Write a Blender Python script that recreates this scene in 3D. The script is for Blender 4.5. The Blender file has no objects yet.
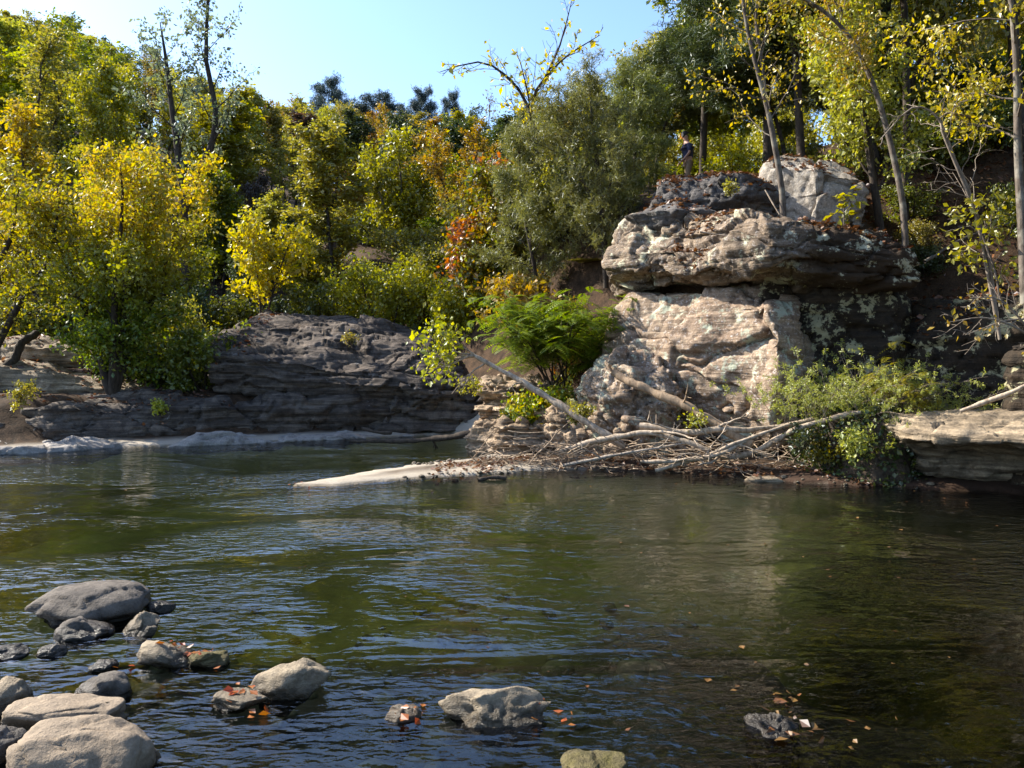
import bpy, math, random
import numpy as np
from mathutils import Vector, Matrix
R = math.radians
F, CAMZ, HY = 804.0, 1.70, 360.0
C = bpy.data.collections.new('creek'); bpy.context.scene.collection.children.link(C)

def at(px, py, Y):
    """world point that stands at depth Y in the direction of a photo pixel"""
    return np.array([(px-512)/F*Y, Y, CAMZ-(py-HY)/F*Y])
def wat(px, py):
    Y = CAMZ*F/(py-HY)
    return np.array([(px-512)/F*Y, Y, 0.0])
def sm(a, b, x):
    t = np.clip((x-a)/(b-a+1e-9), 0, 1); return t*t*(3-2*t)

# ---------------------------------------------------------------- noise
_pr = np.random.default_rng(7)
_perm = np.concatenate([_pr.permutation(256)]*3).astype(np.int64)
_grad = _pr.normal(0, 1, (256, 3)); _grad /= np.linalg.norm(_grad, axis=1)[:, None]
def pnoise(P):
    P = np.asarray(P, float); i = np.floor(P).astype(np.int64); f = P-i
    u = f*f*f*(f*(f*6-15)+10); i &= 255
    out = np.zeros(len(P))
    for dx in (0, 1):
        for dy in (0, 1):
            for dz in (0, 1):
                h = _perm[_perm[_perm[(i[:, 0]+dx) & 255]+((i[:, 1]+dy) & 255)]+((i[:, 2]+dz) & 255)]
                g = _grad[h & 255]
                d = g[:, 0]*(f[:, 0]-dx)+g[:, 1]*(f[:, 1]-dy)+g[:, 2]*(f[:, 2]-dz)
                w = (u[:, 0] if dx else 1-u[:, 0])*(u[:, 1] if dy else 1-u[:, 1])*(u[:, 2] if dz else 1-u[:, 2])
                out += w*d
    return out*1.5
def fbm(P, octv=4, gain=.5):
    P = np.asarray(P, float); a = 1.; o = np.zeros(len(P))
    for k in range(octv):
        o += a*pnoise(P*(2.03**k)+k*17.3); a *= gain
    return o

# ---------------------------------------------------------------- objects
def tag(o, label=None, cat=None, group=None, kind=None):
    if label: o['label'] = label
    if cat: o['category'] = cat
    if group: o['group'] = group
    if kind: o['kind'] = kind
    return o
def thing(name, loc, label, cat, group=None):
    o = bpy.data.objects.new(name, None); C.objects.link(o); o.location = [float(v) for v in loc]
    o.empty_display_size = .2
    return tag(o, label, cat, group)
def mesh(name, V, Fs, smooth=True, fmat=None):
    """V: Nx3, Fs: list of MxK index arrays"""
    me = bpy.data.meshes.new(name)
    V = np.asarray(V, np.float32); Fs = [np.asarray(f, np.int32) for f in Fs if len(f)]
    me.vertices.add(len(V)); me.vertices.foreach_set('co', V.ravel())
    lv = np.concatenate([f.ravel() for f in Fs]); tot = np.concatenate([np.full(len(f), f.shape[1], np.int32) for f in Fs])
    st = np.concatenate([[0], np.cumsum(tot)[:-1]]).astype(np.int32)
    me.loops.add(len(lv)); me.loops.foreach_set('vertex_index', lv)
    me.polygons.add(len(tot)); me.polygons.foreach_set('loop_start', st); me.polygons.foreach_set('loop_total', tot)
    me.polygons.foreach_set('use_smooth', np.full(len(tot), smooth, bool))
    me.update(calc_edges=True)
    return me
def obj(name, me, mat, parent=None, loc=(0, 0, 0)):
    o = bpy.data.objects.new(name, me); C.objects.link(o); o.location = [float(v) for v in loc]
    if mat is not None and len(me.materials) == 0: me.materials.append(mat)
    if parent is not None: o.parent = parent
    return o
def use_mat(o, m):
    if o.data.materials[0] is not m:
        o.material_slots[0].link = 'OBJECT'; o.material_slots[0].material = m

# ---------------------------------------------------------------- materials
def nt(name):
    m = bpy.data.materials.new(name); m.use_nodes = True; t = m.node_tree; t.nodes.clear()
    return m, t, t.nodes.new('ShaderNodeOutputMaterial')
def N(t, typ, **kw):
    n = t.nodes.new('ShaderNode'+typ)
    for k, v in kw.items():
        if k.startswith('i_'):
            key = k[2:]; n.inputs[int(key) if key.isdigit() else key.replace('_', ' ')].default_value = v
        else: setattr(n, k, v)
    return n
def L(t, a, b): t.links.new(a, b)
def ramp(t, fac, stops, interp='LINEAR'):
    n = N(t, 'ValToRGB'); n.color_ramp.interpolation = interp
    e = n.color_ramp.elements
    while len(e) < len(stops): e.new(.5)
    for k, (p, c) in enumerate(stops):
        e[k].position = p; e[k].color = (c[0], c[1], c[2], 1) if hasattr(c, '__len__') else (c, c, c, 1)
    if fac is not None: L(t, fac, n.inputs[0])
    return n.outputs[0]
def noise(t, vec, scale, detail=4, rough=.55, dist=0.):
    n = N(t, 'TexNoise', i_Scale=scale, i_Detail=detail, i_Roughness=rough, i_Distortion=dist)
    if vec is not None: L(t, vec, n.inputs['Vector'])
    return n.outputs[0]
def mixc(t, fac, a, b, mode='MIX'):
    n = N(t, 'Mix', data_type='RGBA', blend_type=mode)
    for s, v in ((0, fac), (6, a), (7, b)):
        if hasattr(v, 'links'): L(t, v, n.inputs[s])
        else: n.inputs[s].default_value = v if s == 0 else (v[0], v[1], v[2], 1)
    return n.outputs[2]
def math_(t, op, a, b=None, c=None):
    n = N(t, 'Math', operation=op)
    for s, v in enumerate((a, b, c)):
        if v is None: continue
        if hasattr(v, 'links'): L(t, v, n.inputs[s])
        else: n.inputs[s].default_value = v
    return n.outputs[0]
def mapping(t, vec, scale=(1, 1, 1), rot=(0, 0, 0), loc=(0, 0, 0)):
    n = N(t, 'Mapping'); n.inputs['Scale'].default_value = scale; n.inputs['Rotation'].default_value = rot; n.inputs['Location'].default_value = loc
    L(t, vec, n.inputs['Vector']); return n.outputs[0]

def leafmat(name, cols, low=None, zr=(0, 1), transl=.5, patch=None, spec=.06):
    """leaf colours vary leaf by leaf; 'low' are the colours of the lower crown between heights zr, 'patch' of some limbs"""
    m, t, out = nt(name)
    g = N(t, 'NewGeometry'); tc = N(t, 'TexCoord'); oi = N(t, 'ObjectInfo')
    k = len(cols)
    st = [(i/(k-1), c) for i, c in enumerate(cols)]
    col = ramp(t, g.outputs['Random Per Island'], st)
    if low:
        col2 = ramp(t, g.outputs['Random Per Island'], [(i/(len(low)-1), c) for i, c in enumerate(low)])
        sx = N(t, 'SeparateXYZ'); L(t, tc.outputs['Object'], sx.inputs[0])
        nz = noise(t, tc.outputs['Object'], .9, 2)
        zz = math_(t, 'ADD', sx.outputs[2], math_(t, 'MULTIPLY', math_(t, 'SUBTRACT', nz, .5), 3.0))
        mr = N(t, 'MapRange', i_1=zr[0], i_2=zr[1]); L(t, zz, mr.inputs[0])
        col = mixc(t, mr.outputs[0], col2, col)
    if patch:
        nz = noise(t, tc.outputs['Object'], .8, 2)
        col = mixc(t, ramp(t, nz, [(.54, 0.), (.62, 1.)]), col, patch)
    h = N(t, 'HueSaturation', i_Saturation=1.1); L(t, col, h.inputs['Color'])
    L(t, math_(t, 'MULTIPLY_ADD', oi.outputs['Random'], .035, .4825), h.inputs['Hue'])
    L(t, math_(t, 'MULTIPLY_ADD', oi.outputs['Random'], .4, .8), h.inputs['Value'])
    col = h.outputs[0]
    d = N(t, 'BsdfDiffuse'); tr = N(t, 'BsdfTranslucent'); L(t, col, d.inputs[0])
    h2 = N(t, 'HueSaturation', i_Saturation=1.08, i_Value=1.25); L(t, col, h2.inputs['Color']); L(t, h2.outputs[0], tr.inputs[0])
    mx = N(t, 'MixShader', i_0=transl); L(t, d.outputs[0], mx.inputs[1]); L(t, tr.outputs[0], mx.inputs[2])
    gl = N(t, 'BsdfGlossy', i_Roughness=.45); gl.inputs[0].default_value = (.8, .85, .9, 1)
    m2 = N(t, 'MixShader', i_0=spec); L(t, mx.outputs[0], m2.inputs[1]); L(t, gl.outputs[0], m2.inputs[2])
    L(t, m2.outputs[0], out.inputs[0]); return m

def rockmat(name, base, alt, dark, lichen=None, lich=(.56, .62), stain=.5, wet=0., moss=None, side=None, grain=.55, scale=1., bump=1., strata=1., zwet=None, white=None):
    m, t, out = nt(name)
    tc = N(t, 'TexCoord'); P = tc.outputs['Object']; g = N(t, 'NewGeometry')
    n1 = noise(t, P, 1.3*scale, 6, .6, .4); n2 = noise(t, P, 6*scale, 6, .65); n3 = noise(t, P, 34*scale, 4, .7)
    ns = noise(t, mapping(t, P, (.7, .7, 9)), 1.3*scale, 5, .65, .5)
    col = mixc(t, ramp(t, n1, [(.35, 0.), (.65, 1.)]), base, alt)
    col = mixc(t, math_(t, 'MULTIPLY', ramp(t, ns, [(.42, 1.), (.6, 0.)]), .55*strata), col, dark)
    col = mixc(t, math_(t, 'MULTIPLY', ramp(t, n2, [(.36, 1.), (.52, 0.)]), stain), col, dark)
    col = mixc(t, grain, col, ramp(t, n3, [(.25, .35), (.75, 1.5)]), 'MULTIPLY')
    if white:
        nw = noise(t, P, 17*scale, 5, .75, .3)
        col = mixc(t, math_(t, 'MULTIPLY', ramp(t, nw, [(.56, 0.), (.66, 1.)]), white), col, (.62, .58, .55))
    if side:                                 # darkened block end, ragged border: painted shade on cap and pale boulder, stain otherwise
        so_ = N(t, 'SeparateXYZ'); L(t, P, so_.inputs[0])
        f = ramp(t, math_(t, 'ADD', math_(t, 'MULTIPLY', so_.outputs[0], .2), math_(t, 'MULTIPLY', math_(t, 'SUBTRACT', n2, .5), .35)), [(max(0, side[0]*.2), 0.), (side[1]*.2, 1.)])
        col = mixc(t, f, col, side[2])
    if lichen:
        nl = noise(t, P, 2.3*scale, 7, .68, .15); nl2 = noise(t, P, 14*scale, 4, .7)
        f = ramp(t, math_(t, 'MULTIPLY_ADD', nl2, .25, math_(t, 'MULTIPLY', nl, .75)), [(lich[0], 0.), (lich[1], 1.)])
        col = mixc(t, f, col, mixc(t, n2, lichen, tuple(v*.55 for v in lichen)))
    if moss:
        sx = N(t, 'SeparateXYZ'); L(t, g.outputs['Normal'], sx.inputs[0])
        f = math_(t, 'MULTIPLY', ramp(t, sx.outputs[2], [(.45, 0.), (.85, 1.)]), ramp(t, n1, [(.48, 0.), (.6, 1.)]))
        col = mixc(t, f, col, moss)
    b = N(t, 'BsdfPrincipled'); L(t, col, b.inputs['Base Color'])
    b.inputs['Roughness'].default_value = .85-.45*wet; b.inputs['Specular IOR Level'].default_value = .25+.3*wet
    if zwet is not None:                     # a wet band a few centimetres above the water line
        ge = N(t, 'SeparateXYZ'); L(t, g.outputs['Position'], ge.inputs[0])
        wz = ramp(t, math_(t, 'ADD', ge.outputs[2], math_(t, 'MULTIPLY', n2, .05)), [(zwet[0], 0.), (zwet[1], 1.)])
        col = mixc(t, wz, mixc(t, 1., col, (.26, .25, .23), 'MULTIPLY'), col); L(t, col, b.inputs['Base Color'])
        L(t, ramp(t, wz, [(0, .25), (1, .85)]), b.inputs['Roughness'])
    hsum = math_(t, 'ADD', math_(t, 'MULTIPLY', ns, .8*strata), math_(t, 'ADD', math_(t, 'MULTIPLY', n2, .6), math_(t, 'MULTIPLY', n3, .22)))
    bp = N(t, 'Bump', i_Strength=.9, i_Distance=.06*bump); L(t, hsum, bp.inputs['Height']); L(t, bp.outputs[0], b.inputs['Normal'])
    L(t, b.outputs[0], out.inputs[0]); return m

def barkmat(name, a, b_, scale=1., lichen=None):
    m, t, out = nt(name)
    tc = N(t, 'TexCoord'); P = tc.outputs['Object']
    n = noise(t, mapping(t, P, (1, 1, .25)), 22*scale, 5, .65); n2 = noise(t, P, 3*scale, 3)
    col = mixc(t, ramp(t, n, [(.35, 0.), (.65, 1.)]), a, b_)
    if lichen: col = mixc(t, ramp(t, n2, [(.5, 0.), (.62, 1.)]), col, lichen)
    bs = N(t, 'BsdfPrincipled', i_Roughness=.9); bs.inputs['Specular IOR Level'].default_value = .2; L(t, col, bs.inputs['Base Color'])
    bp = N(t, 'Bump', i_Strength=.8, i_Distance=.012); L(t, n, bp.inputs['Height']); L(t, bp.outputs[0], bs.inputs['Normal'])
    L(t, bs.outputs[0], out.inputs[0]); return m

def plain(name, c, rough=.8):
    m, t, out = nt(name); b = N(t, 'BsdfPrincipled', i_Roughness=rough)
    tc = N(t, 'TexCoord'); n = noise(t, tc.outputs['Object'], 25, 3)
    L(t, mixc(t, ramp(t, n, [(.3, 0.), (.7, 1.)]), tuple(v*.75 for v in c), c), b.inputs['Base Color'])
    L(t, b.outputs[0], out.inputs[0]); return m
# ================================================================ sky, sun, camera
SUN_H = np.array([-.94, .34]); SUN_H /= np.linalg.norm(SUN_H); SUN_EL = R(38)
sc = bpy.context.scene
w = bpy.data.worlds.new('World'); sc.world = w; w.use_nodes = True
t = w.node_tree; bg = t.nodes['Background']
sky = t.nodes.new('ShaderNodeTexSky'); sky.sky_type = 'NISHITA'; sky.sun_disc = False
sky.sun_elevation = SUN_EL; sky.sun_rotation = math.atan2(SUN_H[0], SUN_H[1]) % (2*math.pi)
sky.dust_density = 1.3; sky.ozone_density = 5.0; sky.air_density = 1.0
t.links.new(sky.outputs[0], bg.inputs[0]); bg.inputs[1].default_value = .145
ld = bpy.data.lights.new('sun', 'SUN'); ld.energy = 5.0; ld.angle = R(.53); ld.color = (1, .93, .80)
so = bpy.data.objects.new('sun', ld); C.objects.link(so)
sv = Vector((SUN_H[0]*math.cos(SUN_EL), SUN_H[1]*math.cos(SUN_EL), math.sin(SUN_EL)))
so.rotation_euler = sv.to_track_quat('Z', 'Y').to_euler(); so.location = (-20, 5, 30)
cd = bpy.data.cameras.new('camera'); cam = bpy.data.objects.new('camera', cd); C.objects.link(cam)
cd.sensor_width = 36; cd.lens = 36*F/1024; cd.shift_y = -24/1024; cd.clip_start = .05; cd.clip_end = 2000
cam.location = (0, 0, CAMZ); cam.rotation_euler = (R(90), 0, 0); sc.camera = cam
sc.view_settings.view_transform = 'Standard'; sc.view_settings.look = 'None'; sc.view_settings.exposure = 1.35; sc.view_settings.gamma = 1
cy = sc.cycles; cy.use_denoising = True; cy.max_bounces = 7; cy.diffuse_bounces = 3; cy.glossy_bounces = 3; cy.transmission_bounces = 5
cy.transparent_max_bounces = 8; cy.caustics_reflective = False; cy.caustics_refractive = False; cy.sample_clamp_indirect = 4

# ================================================================ terrain
SHORE = np.array([(-60, 10), (-20, 13.2), (-12, 13.8), (-9.2, 14.4), (-8.05, 15.5), (-6.2, 15.9), (-4.5, 16.9), (-2.9, 17.6), (-1.4, 18.3), (-.4, 17.4), (.1, 16.2),
    (-.25, 15.0), (-.6, 13.9), (-1.75, 12.9), (-2.5, 11.6), (-3.05, 10.85), (-2.3, 10.75), (-1.55, 11.3), (-.47, 11.95), (.9, 12.4), (2.1, 12.2), (3.4, 11.55), (4.5, 10.85),
    (5.35, 10.6), (6.3, 10.15), (8.2, 8.7), (9.5, 4), (14, -4), (20, -40), (12, -40), (6, -8), (3, .8), (0, 2.0), (-2.2, 2.5), (-5, 2.8), (-9, 4), (-20, 6), (-60, 4)], float)
def shore_sd(x, y):
    """positive on land, negative in the water"""
    p = np.stack([x, y], -1); d = np.full(x.shape, 1e9); ins = np.zeros(x.shape, bool)
    for k in range(len(SHORE)):
        a, b = SHORE[k], SHORE[(k+1) % len(SHORE)]
        ab = b-a; tt = np.clip(((p-a)@ab)/(ab@ab), 0, 1)
        d = np.minimum(d, np.linalg.norm(p-a-tt[..., None]*ab, axis=-1))
        c = (a[1] > y) != (b[1] > y)
        with np.errstate(divide='ignore', invalid='ignore'):
            xi = (b[0]-a[0])*(y-a[1])/(b[1]-a[1]+1e-12)+a[0]
        ins ^= c & (x < xi)
    return np.where(ins, -d, d)
YCX = np.array([-3, -1, 0, 2, 4, 6.1, 7.2, 9, 14, 30, 60]); YCY = np.array([20, 17.3, 16.2, 15.0, 13.5, 12.9, 12.4, 11.3, 9, 5, 0])
def ground_h(x, y):
    x = np.asarray(x, float); y = np.asarray(y, float)
    d = shore_sd(x, y); P = np.stack([x, y, np.zeros_like(x)], -1).reshape(-1, 3)
    d = d+(.16*fbm(P*1.3+5, 3).reshape(x.shape)+.05*fbm(P*6, 2).reshape(x.shape))*sm(14, 9, np.abs(x))
    nb = fbm(P*.35, 4).reshape(x.shape); nf = fbm(P*1.7+9, 3).reshape(x.shape); nm = fbm(P*.9+3, 3).reshape(x.shape)
    # bed
    near = sm(7.5, 4.5, y)*sm(7, 2, np.abs(x+.5))
    depth = (.05+.95*(1-np.exp(d/2.0)))*(1-.62*near)
    depth *= 1+.7*sm(.6, 3.0, x)*sm(9.5, 7, y)
    depth *= 1+.5*nb+.2*nm+.04*nf
    bed = -np.clip(depth, .03, 2)
    # land
    dd = np.maximum(d, 0)
    z = .02+np.where((x < 1.2) & (y < 14.8), .055, .13)*(1-np.exp(-dd*1.8))
    left = sm(-1.0, -2.2, x)*sm(13.3, 14.8, y)
    z = z+left*(.75*sm(.7, 2.2, dd)+.10*np.maximum(dd-2, 0)*sm(40, 10, dd))
    # hill beyond the creek
    th = x/np.maximum(y, 1)
    amp = np.interp(th, [-1.2, -.64, -.35, -.2, 0, .3, .8], [34, 27.5, 20, 17.5, 15.5, 14, 12])
    yy = np.clip((y-20)/68, 0, 1.25)
    prof = np.where(yy < 1, yy*(1+.35*np.sin(yy*3.14)), 1-(yy-1)*.35)
    hill = amp*prof*sm(19.5, 26, y)
    # plateau behind the cliff
    yc = np.interp(x, YCX, YCY); wd = np.interp(x, [-3, 0, 2, 3.2, 6, 7, 9], [6, 5.5, 3.5, .9, 1.2, 4.0, 4.5])
    s = y-yc
    plat = (np.interp(x, [-3, 2, 3, 6, 8, 14], [3.6, 4.0, 4.25, 3.9, 4.4, 5.5])+.25*np.clip(s, 0, 14)+.12*np.clip(s-14, 0, 60)+.02*np.clip(x-6, 0, 40))*sm(0, 1, s/wd)*sm(-5, -1.5, x+ (y-17)*.35)
    land = np.maximum(z, np.maximum(hill+z*.5, plat)) + .03*nf*sm(.2, 1, dd)+.18*nb*sm(2, 5, dd)
    back = sm(2, -6, y)*sm(.2, 4, dd)*1.2
    land = land+back
    return np.where(d > 0, land, bed), d

gx = np.concatenate([np.linspace(-420, -62, 16), np.linspace(-60, -14.4, 54), np.linspace(-14, 10.5, 240), np.linspace(10.8, 60, 54), np.linspace(64, 420, 14)])
gy = np.concatenate([np.linspace(-80, -4, 12), np.linspace(-3.5, 23.5, 255), np.linspace(24, 112, 120), np.linspace(118, 700, 16)])
X, Y = np.meshgrid(gx, gy)
Z, D = ground_h(X, Y)
def bil(A_, x, y):
    i = min(max(int(np.searchsorted(gx, x))-1, 0), len(gx)-2); j = min(max(int(np.searchsorted(gy, y))-1, 0), len(gy)-2)
    u = (x-gx[i])/(gx[i+1]-gx[i]); v = (y-gy[j])/(gy[j+1]-gy[j])
    return float((A_[j, i]*(1-u)+A_[j, i+1]*u)*(1-v)+(A_[j+1, i]*(1-u)+A_[j+1, i+1]*u)*v)
def gz(x, y): return bil(Z, x, y)
def gd(x, y): return bil(D, x, y)
V = np.stack([X, Y, Z], -1).reshape(-1, 3); nx, ny = len(gx), len(gy)
idx = np.arange(nx*ny).reshape(ny, nx)
Q = np.stack([idx[:-1, :-1], idx[:-1, 1:], idx[1:, 1:], idx[1:, :-1]], -1).reshape(-1, 4)
me = mesh('ground', V, [Q])
a = me.attributes.new('zone', 'FLOAT', 'POINT'); a.data.foreach_set('value', D.ravel().astype(np.float32))
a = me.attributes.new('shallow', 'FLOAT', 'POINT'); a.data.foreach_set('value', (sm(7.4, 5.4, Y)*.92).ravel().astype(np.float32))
a = me.attributes.new('leafy', 'FLOAT', 'POINT'); litter_shade_v = np.maximum(np.where(D > -.05, sm(1.0, 2.6, X+(Y-8)*.15), sm(-.5, .6, X-(.6+(Y-3.7)*.5))), sm(3, 1, Y)); a.data.foreach_set('value', litter_shade_v.ravel().astype(np.float32))  # leaf litter on land; on the bed, shade painted into the lower right
def groundmat():
    m, t, out = nt('creek_ground')
    g = N(t, 'NewGeometry'); P = g.outputs['Position']; at_ = N(t, 'Attribute', attribute_name='zone'); litter_shade = N(t, 'Attribute', attribute_name='leafy')
    n1 = noise(t, P, .7, 5, .6); n2 = noise(t, P, 5, 5, .65); n3 = noise(t, P, 40, 3, .7)
    bed = mixc(t, ramp(t, n1, [(.38, 0.), (.62, 1.)]), (.28, .25, .085), (.46, .42, .155))
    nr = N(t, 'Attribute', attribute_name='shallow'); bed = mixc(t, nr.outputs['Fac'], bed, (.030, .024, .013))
    bed = mixc(t, math_(t, 'MULTIPLY', math_(t, 'ADD', litter_shade.outputs['Fac'], math_(t, 'MULTIPLY', math_(t, 'SUBTRACT', n1, .55), 1.2)), .92), bed, mixc(t, ramp(t, n2, [(.5, 0.), (.68, 1.)]), (.013, .009, .005), (.085, .052, .022)))  # dark right bed colour stands in for missing shade
    bed = mixc(t, math_(t, 'MULTIPLY', ramp(t, n2, [(.3, 0.), (.8, 1.)]), .4), bed, (.09, .07, .03))
    bed = mixc(t, .4, bed, ramp(t, n3, [(.2, .5), (.8, 1.5)]), 'MULTIPLY')
    sand = mixc(t, n2, (.40, .35, .285), (.29, .245, .19)); sand = mixc(t, .5, sand, ramp(t, n3, [(.2, .6), (.8, 1.3)]), 'MULTIPLY')
    lit = mixc(t, ramp(t, n2, [(.35, 0.), (.65, 1.)]), (.028, .018, .011), (.08, .047, .027)); lit = mixc(t, .8, lit, ramp(t, n3, [(.25, .4), (.8, 1.6)]), 'MULTIPLY')
    sand = mixc(t, litter_shade.outputs['Fac'], sand, (.05, .03, .02))
    zn = math_(t, 'ADD', at_.outputs['Fac'], math_(t, 'MULTIPLY', math_(t, 'SUBTRACT', n1, .5), .5))
    c = mixc(t, ramp(t, zn, [(.35, 0.), (.8, 1.)]), sand, lit)
    wetband = ramp(t, at_.outputs['Fac'], [(.0, 0.), (.10, 1.)])
    wet = mixc(t, 1., sand, (.45, .42, .36), 'MULTIPLY')
    c = mixc(t, wetband, wet, c)
    c = mixc(t, ramp(t, math_(t, 'ADD', at_.outputs['Fac'], .5), [(.40, 0.), (.5, 1.)]), bed, c)
    b = N(t, 'BsdfPrincipled', i_Roughness=.9); b.inputs['Specular IOR Level'].default_value = .145; L(t, c, b.inputs['Base Color'])
    bp = N(t, 'Bump', i_Strength=.6, i_Distance=.03); L(t, math_(t, 'ADD', n2, math_(t, 'MULTIPLY', n3, .35)), bp.inputs['Height']); L(t, bp.outputs[0], b.inputs['Normal'])
    L(t, b.outputs[0], out.inputs[0]); return m
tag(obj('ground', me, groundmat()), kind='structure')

# ================================================================ water (a body of water: rippled surface above an absorbing volume)
def watermat():
    m, t, out = nt('creek_water')
    g = N(t, 'NewGeometry'); P = g.outputs['Position']
    na = noise(t, mapping(t, P, (1.0, 1.7, 1), (0, 0, R(14))), 4.6, 1.5, .5, .5)
    nb = noise(t, mapping(t, P, (1.0, 2.2, 1), (0, 0, R(-9))), 7.0, 2, .5, .5)
    nc = noise(t, mapping(t, P, (1.0, 1.8, 1), (0, 0, R(20))), 24, 2, .5, .3)
    calm = ramp(t, noise(t, mapping(t, P, (1, 1.6, 1)), .33, 3, .6, .8), [(.42, .12), (.58, 1.)])
    h = math_(t, 'ADD', math_(t, 'MULTIPLY', na, .026), math_(t, 'ADD', math_(t, 'MULTIPLY', nb, .021), math_(t, 'MULTIPLY', nc, .0025)))
    h = math_(t, 'MULTIPLY', h, calm)
    bp = N(t, 'Bump', i_Strength=1., i_Distance=1.); L(t, h, bp.inputs['Height'])
    fr = N(t, 'Fresnel', i_IOR=1.40)
    tr = N(t, 'BsdfTransparent'); gl = N(t, 'BsdfGlossy', i_Roughness=.015); gl.inputs[0].default_value = (1, 1, 1, 1); L(t, bp.outputs[0], gl.inputs['Normal'])
    mx = N(t, 'MixShader'); L(t, fr.outputs[0], mx.inputs[0]); L(t, tr.outputs[0], mx.inputs[1]); L(t, gl.outputs[0], mx.inputs[2])
    L(t, mx.outputs[0], out.inputs[0])
    va = N(t, 'VolumeAbsorption', i_Density=.44); va.inputs[0].default_value = (.60, .60, .08, 1); L(t, va.outputs[0], out.inputs[1])
    return m
wx0, wx1, wy0, wy1 = -60, 20, -40, 19.5
Vw = [(wx0, wy0, 0), (wx1, wy0, 0), (wx1, wy1, 0), (wx0, wy1, 0), (wx0, wy0, -3.5), (wx1, wy0, -3.5), (wx1, wy1, -3.5), (wx0, wy1, -3.5)]
me = mesh('water', Vw, [[(0, 1, 2, 3), (7, 6, 5, 4), (0, 4, 5, 1), (1, 5, 6, 2), (2, 6, 7, 3), (3, 7, 4, 0)]], smooth=False)
tag(obj('water', me, watermat()), kind='structure')
# ================================================================ rocks
def vnormals(V, Q):
    n = np.zeros_like(V); fn = np.cross(V[Q[:, 2]]-V[Q[:, 0]], V[Q[:, 3]]-V[Q[:, 1]])
    for k in range(4): np.add.at(n, Q[:, k], fn)
    return n/(np.linalg.norm(n, axis=1)[:, None]+1e-9)
def resample(poly, n):
    poly = np.asarray(poly, float); c = np.vstack([poly, poly[:1]]); s = np.concatenate([[0], np.cumsum(np.linalg.norm(np.diff(c, axis=0), axis=1))])
    u = np.linspace(0, s[-1], n, endpoint=False)
    return np.stack([np.interp(u, s, c[:, 0]), np.interp(u, s, c[:, 1])], -1)
def loft(rings, nu=220, dv=.04, cap=10, round_=6):
    """rings: [(z, [plan corners...])] bottom to top, the same number of corners; returns closed grid V, Q.
    z may be (z_base, slope_x, slope_y): a tilted ring."""
    rs = []
    nc = len(rings[0][1]); per = None
    base = np.asarray(rings[len(rings)//2][1], float)
    c = np.vstack([base, base[:1]]); s = np.concatenate([[0], np.cumsum(np.linalg.norm(np.diff(c, axis=0), axis=1))]); u = np.linspace(0, s[-1], nu, endpoint=False)
    out = []
    for z, poly in rings:
        p = np.asarray(poly, float); p = np.vstack([p, p[:1]])
        q = np.stack([np.interp(u, s, p[:, 0]), np.interp(u, s, p[:, 1])], -1)
        for _ in range(round_):
            q = (np.roll(q, 1, 0)+2*q+np.roll(q, -1, 0))/4
        if hasattr(z, '__len__'):
            m = base.mean(0); zz = z[0]+(q[:, 0]-m[0])*z[1]+(q[:, 1]-m[1])*z[2]
        else: zz = np.full(nu, float(z))
        out.append(np.column_stack([q, zz]))
    fine = [out[0]]
    for a, b in zip(out[:-1], out[1:]):
        k = max(1, int(np.linalg.norm(b-a, axis=1).mean()/dv))
        for i in range(1, k+1): fine.append(a+(b-a)*i/k)
    top = fine[-1]; bot = fine[0]; ct = top.mean(0); cb = bot.mean(0)
    r = np.linalg.norm(top-ct, axis=1).mean(); kc = max(cap, int(r/(dv*1.6)))
    for i in range(1, kc): fine.append(top+(ct-top)*(i/kc))
    fine.append(top+(ct-top)*.995)
    low = [bot+(cb-bot)*(i/6) for i in range(5, 0, -1)]
    G = np.array(low+fine); nv = len(G)
    ii = np.arange(nv*nu).reshape(nv, nu)
    Q = np.stack([ii[:-1], np.roll(ii[:-1], -1, 1), np.roll(ii[1:], -1, 1), ii[1:]], -1).reshape(-1, 4)
    return G.reshape(-1, 3), Q
def facets(V, n, rng, size, amp, squash=1.):
    """broken faces: each nearest-seed cell is pushed along its own tilted plane"""
    lo, hi = V.min(0), V.max(0); ext = hi-lo; vol = np.prod(ext)
    m = int(min(260, max(12, vol/(size**3*squash)))); S = lo+rng.random((m, 3))*ext; G = rng.normal(0, 1, (m, 3)); G /= np.linalg.norm(G, axis=1)[:, None]; O = rng.normal(0, .35, m)
    Pw = V+np.stack([fbm(V*1.1+k*7.7, 2) for k in range(3)], -1)*size*.35
    best = np.full(len(V), 1e9); idn = np.zeros(len(V), int); b2 = best.copy()
    for k in range(m):
        d = ((Pw-S[k])*np.array([1, 1, 1/squash])); d = (d*d).sum(1)
        c = d < best; b2 = np.where(c, best, np.minimum(b2, d)); idn[c] = k; best[c] = d[c]
    off = ((Pw-S[idn])*G[idn]).sum(1)/size+O[idn]
    edge = np.exp(-((np.sqrt(b2)-np.sqrt(best))/(size*.055))**2)
    return amp*np.clip(off, -1.3, 1.3)-amp*.7*edge
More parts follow.
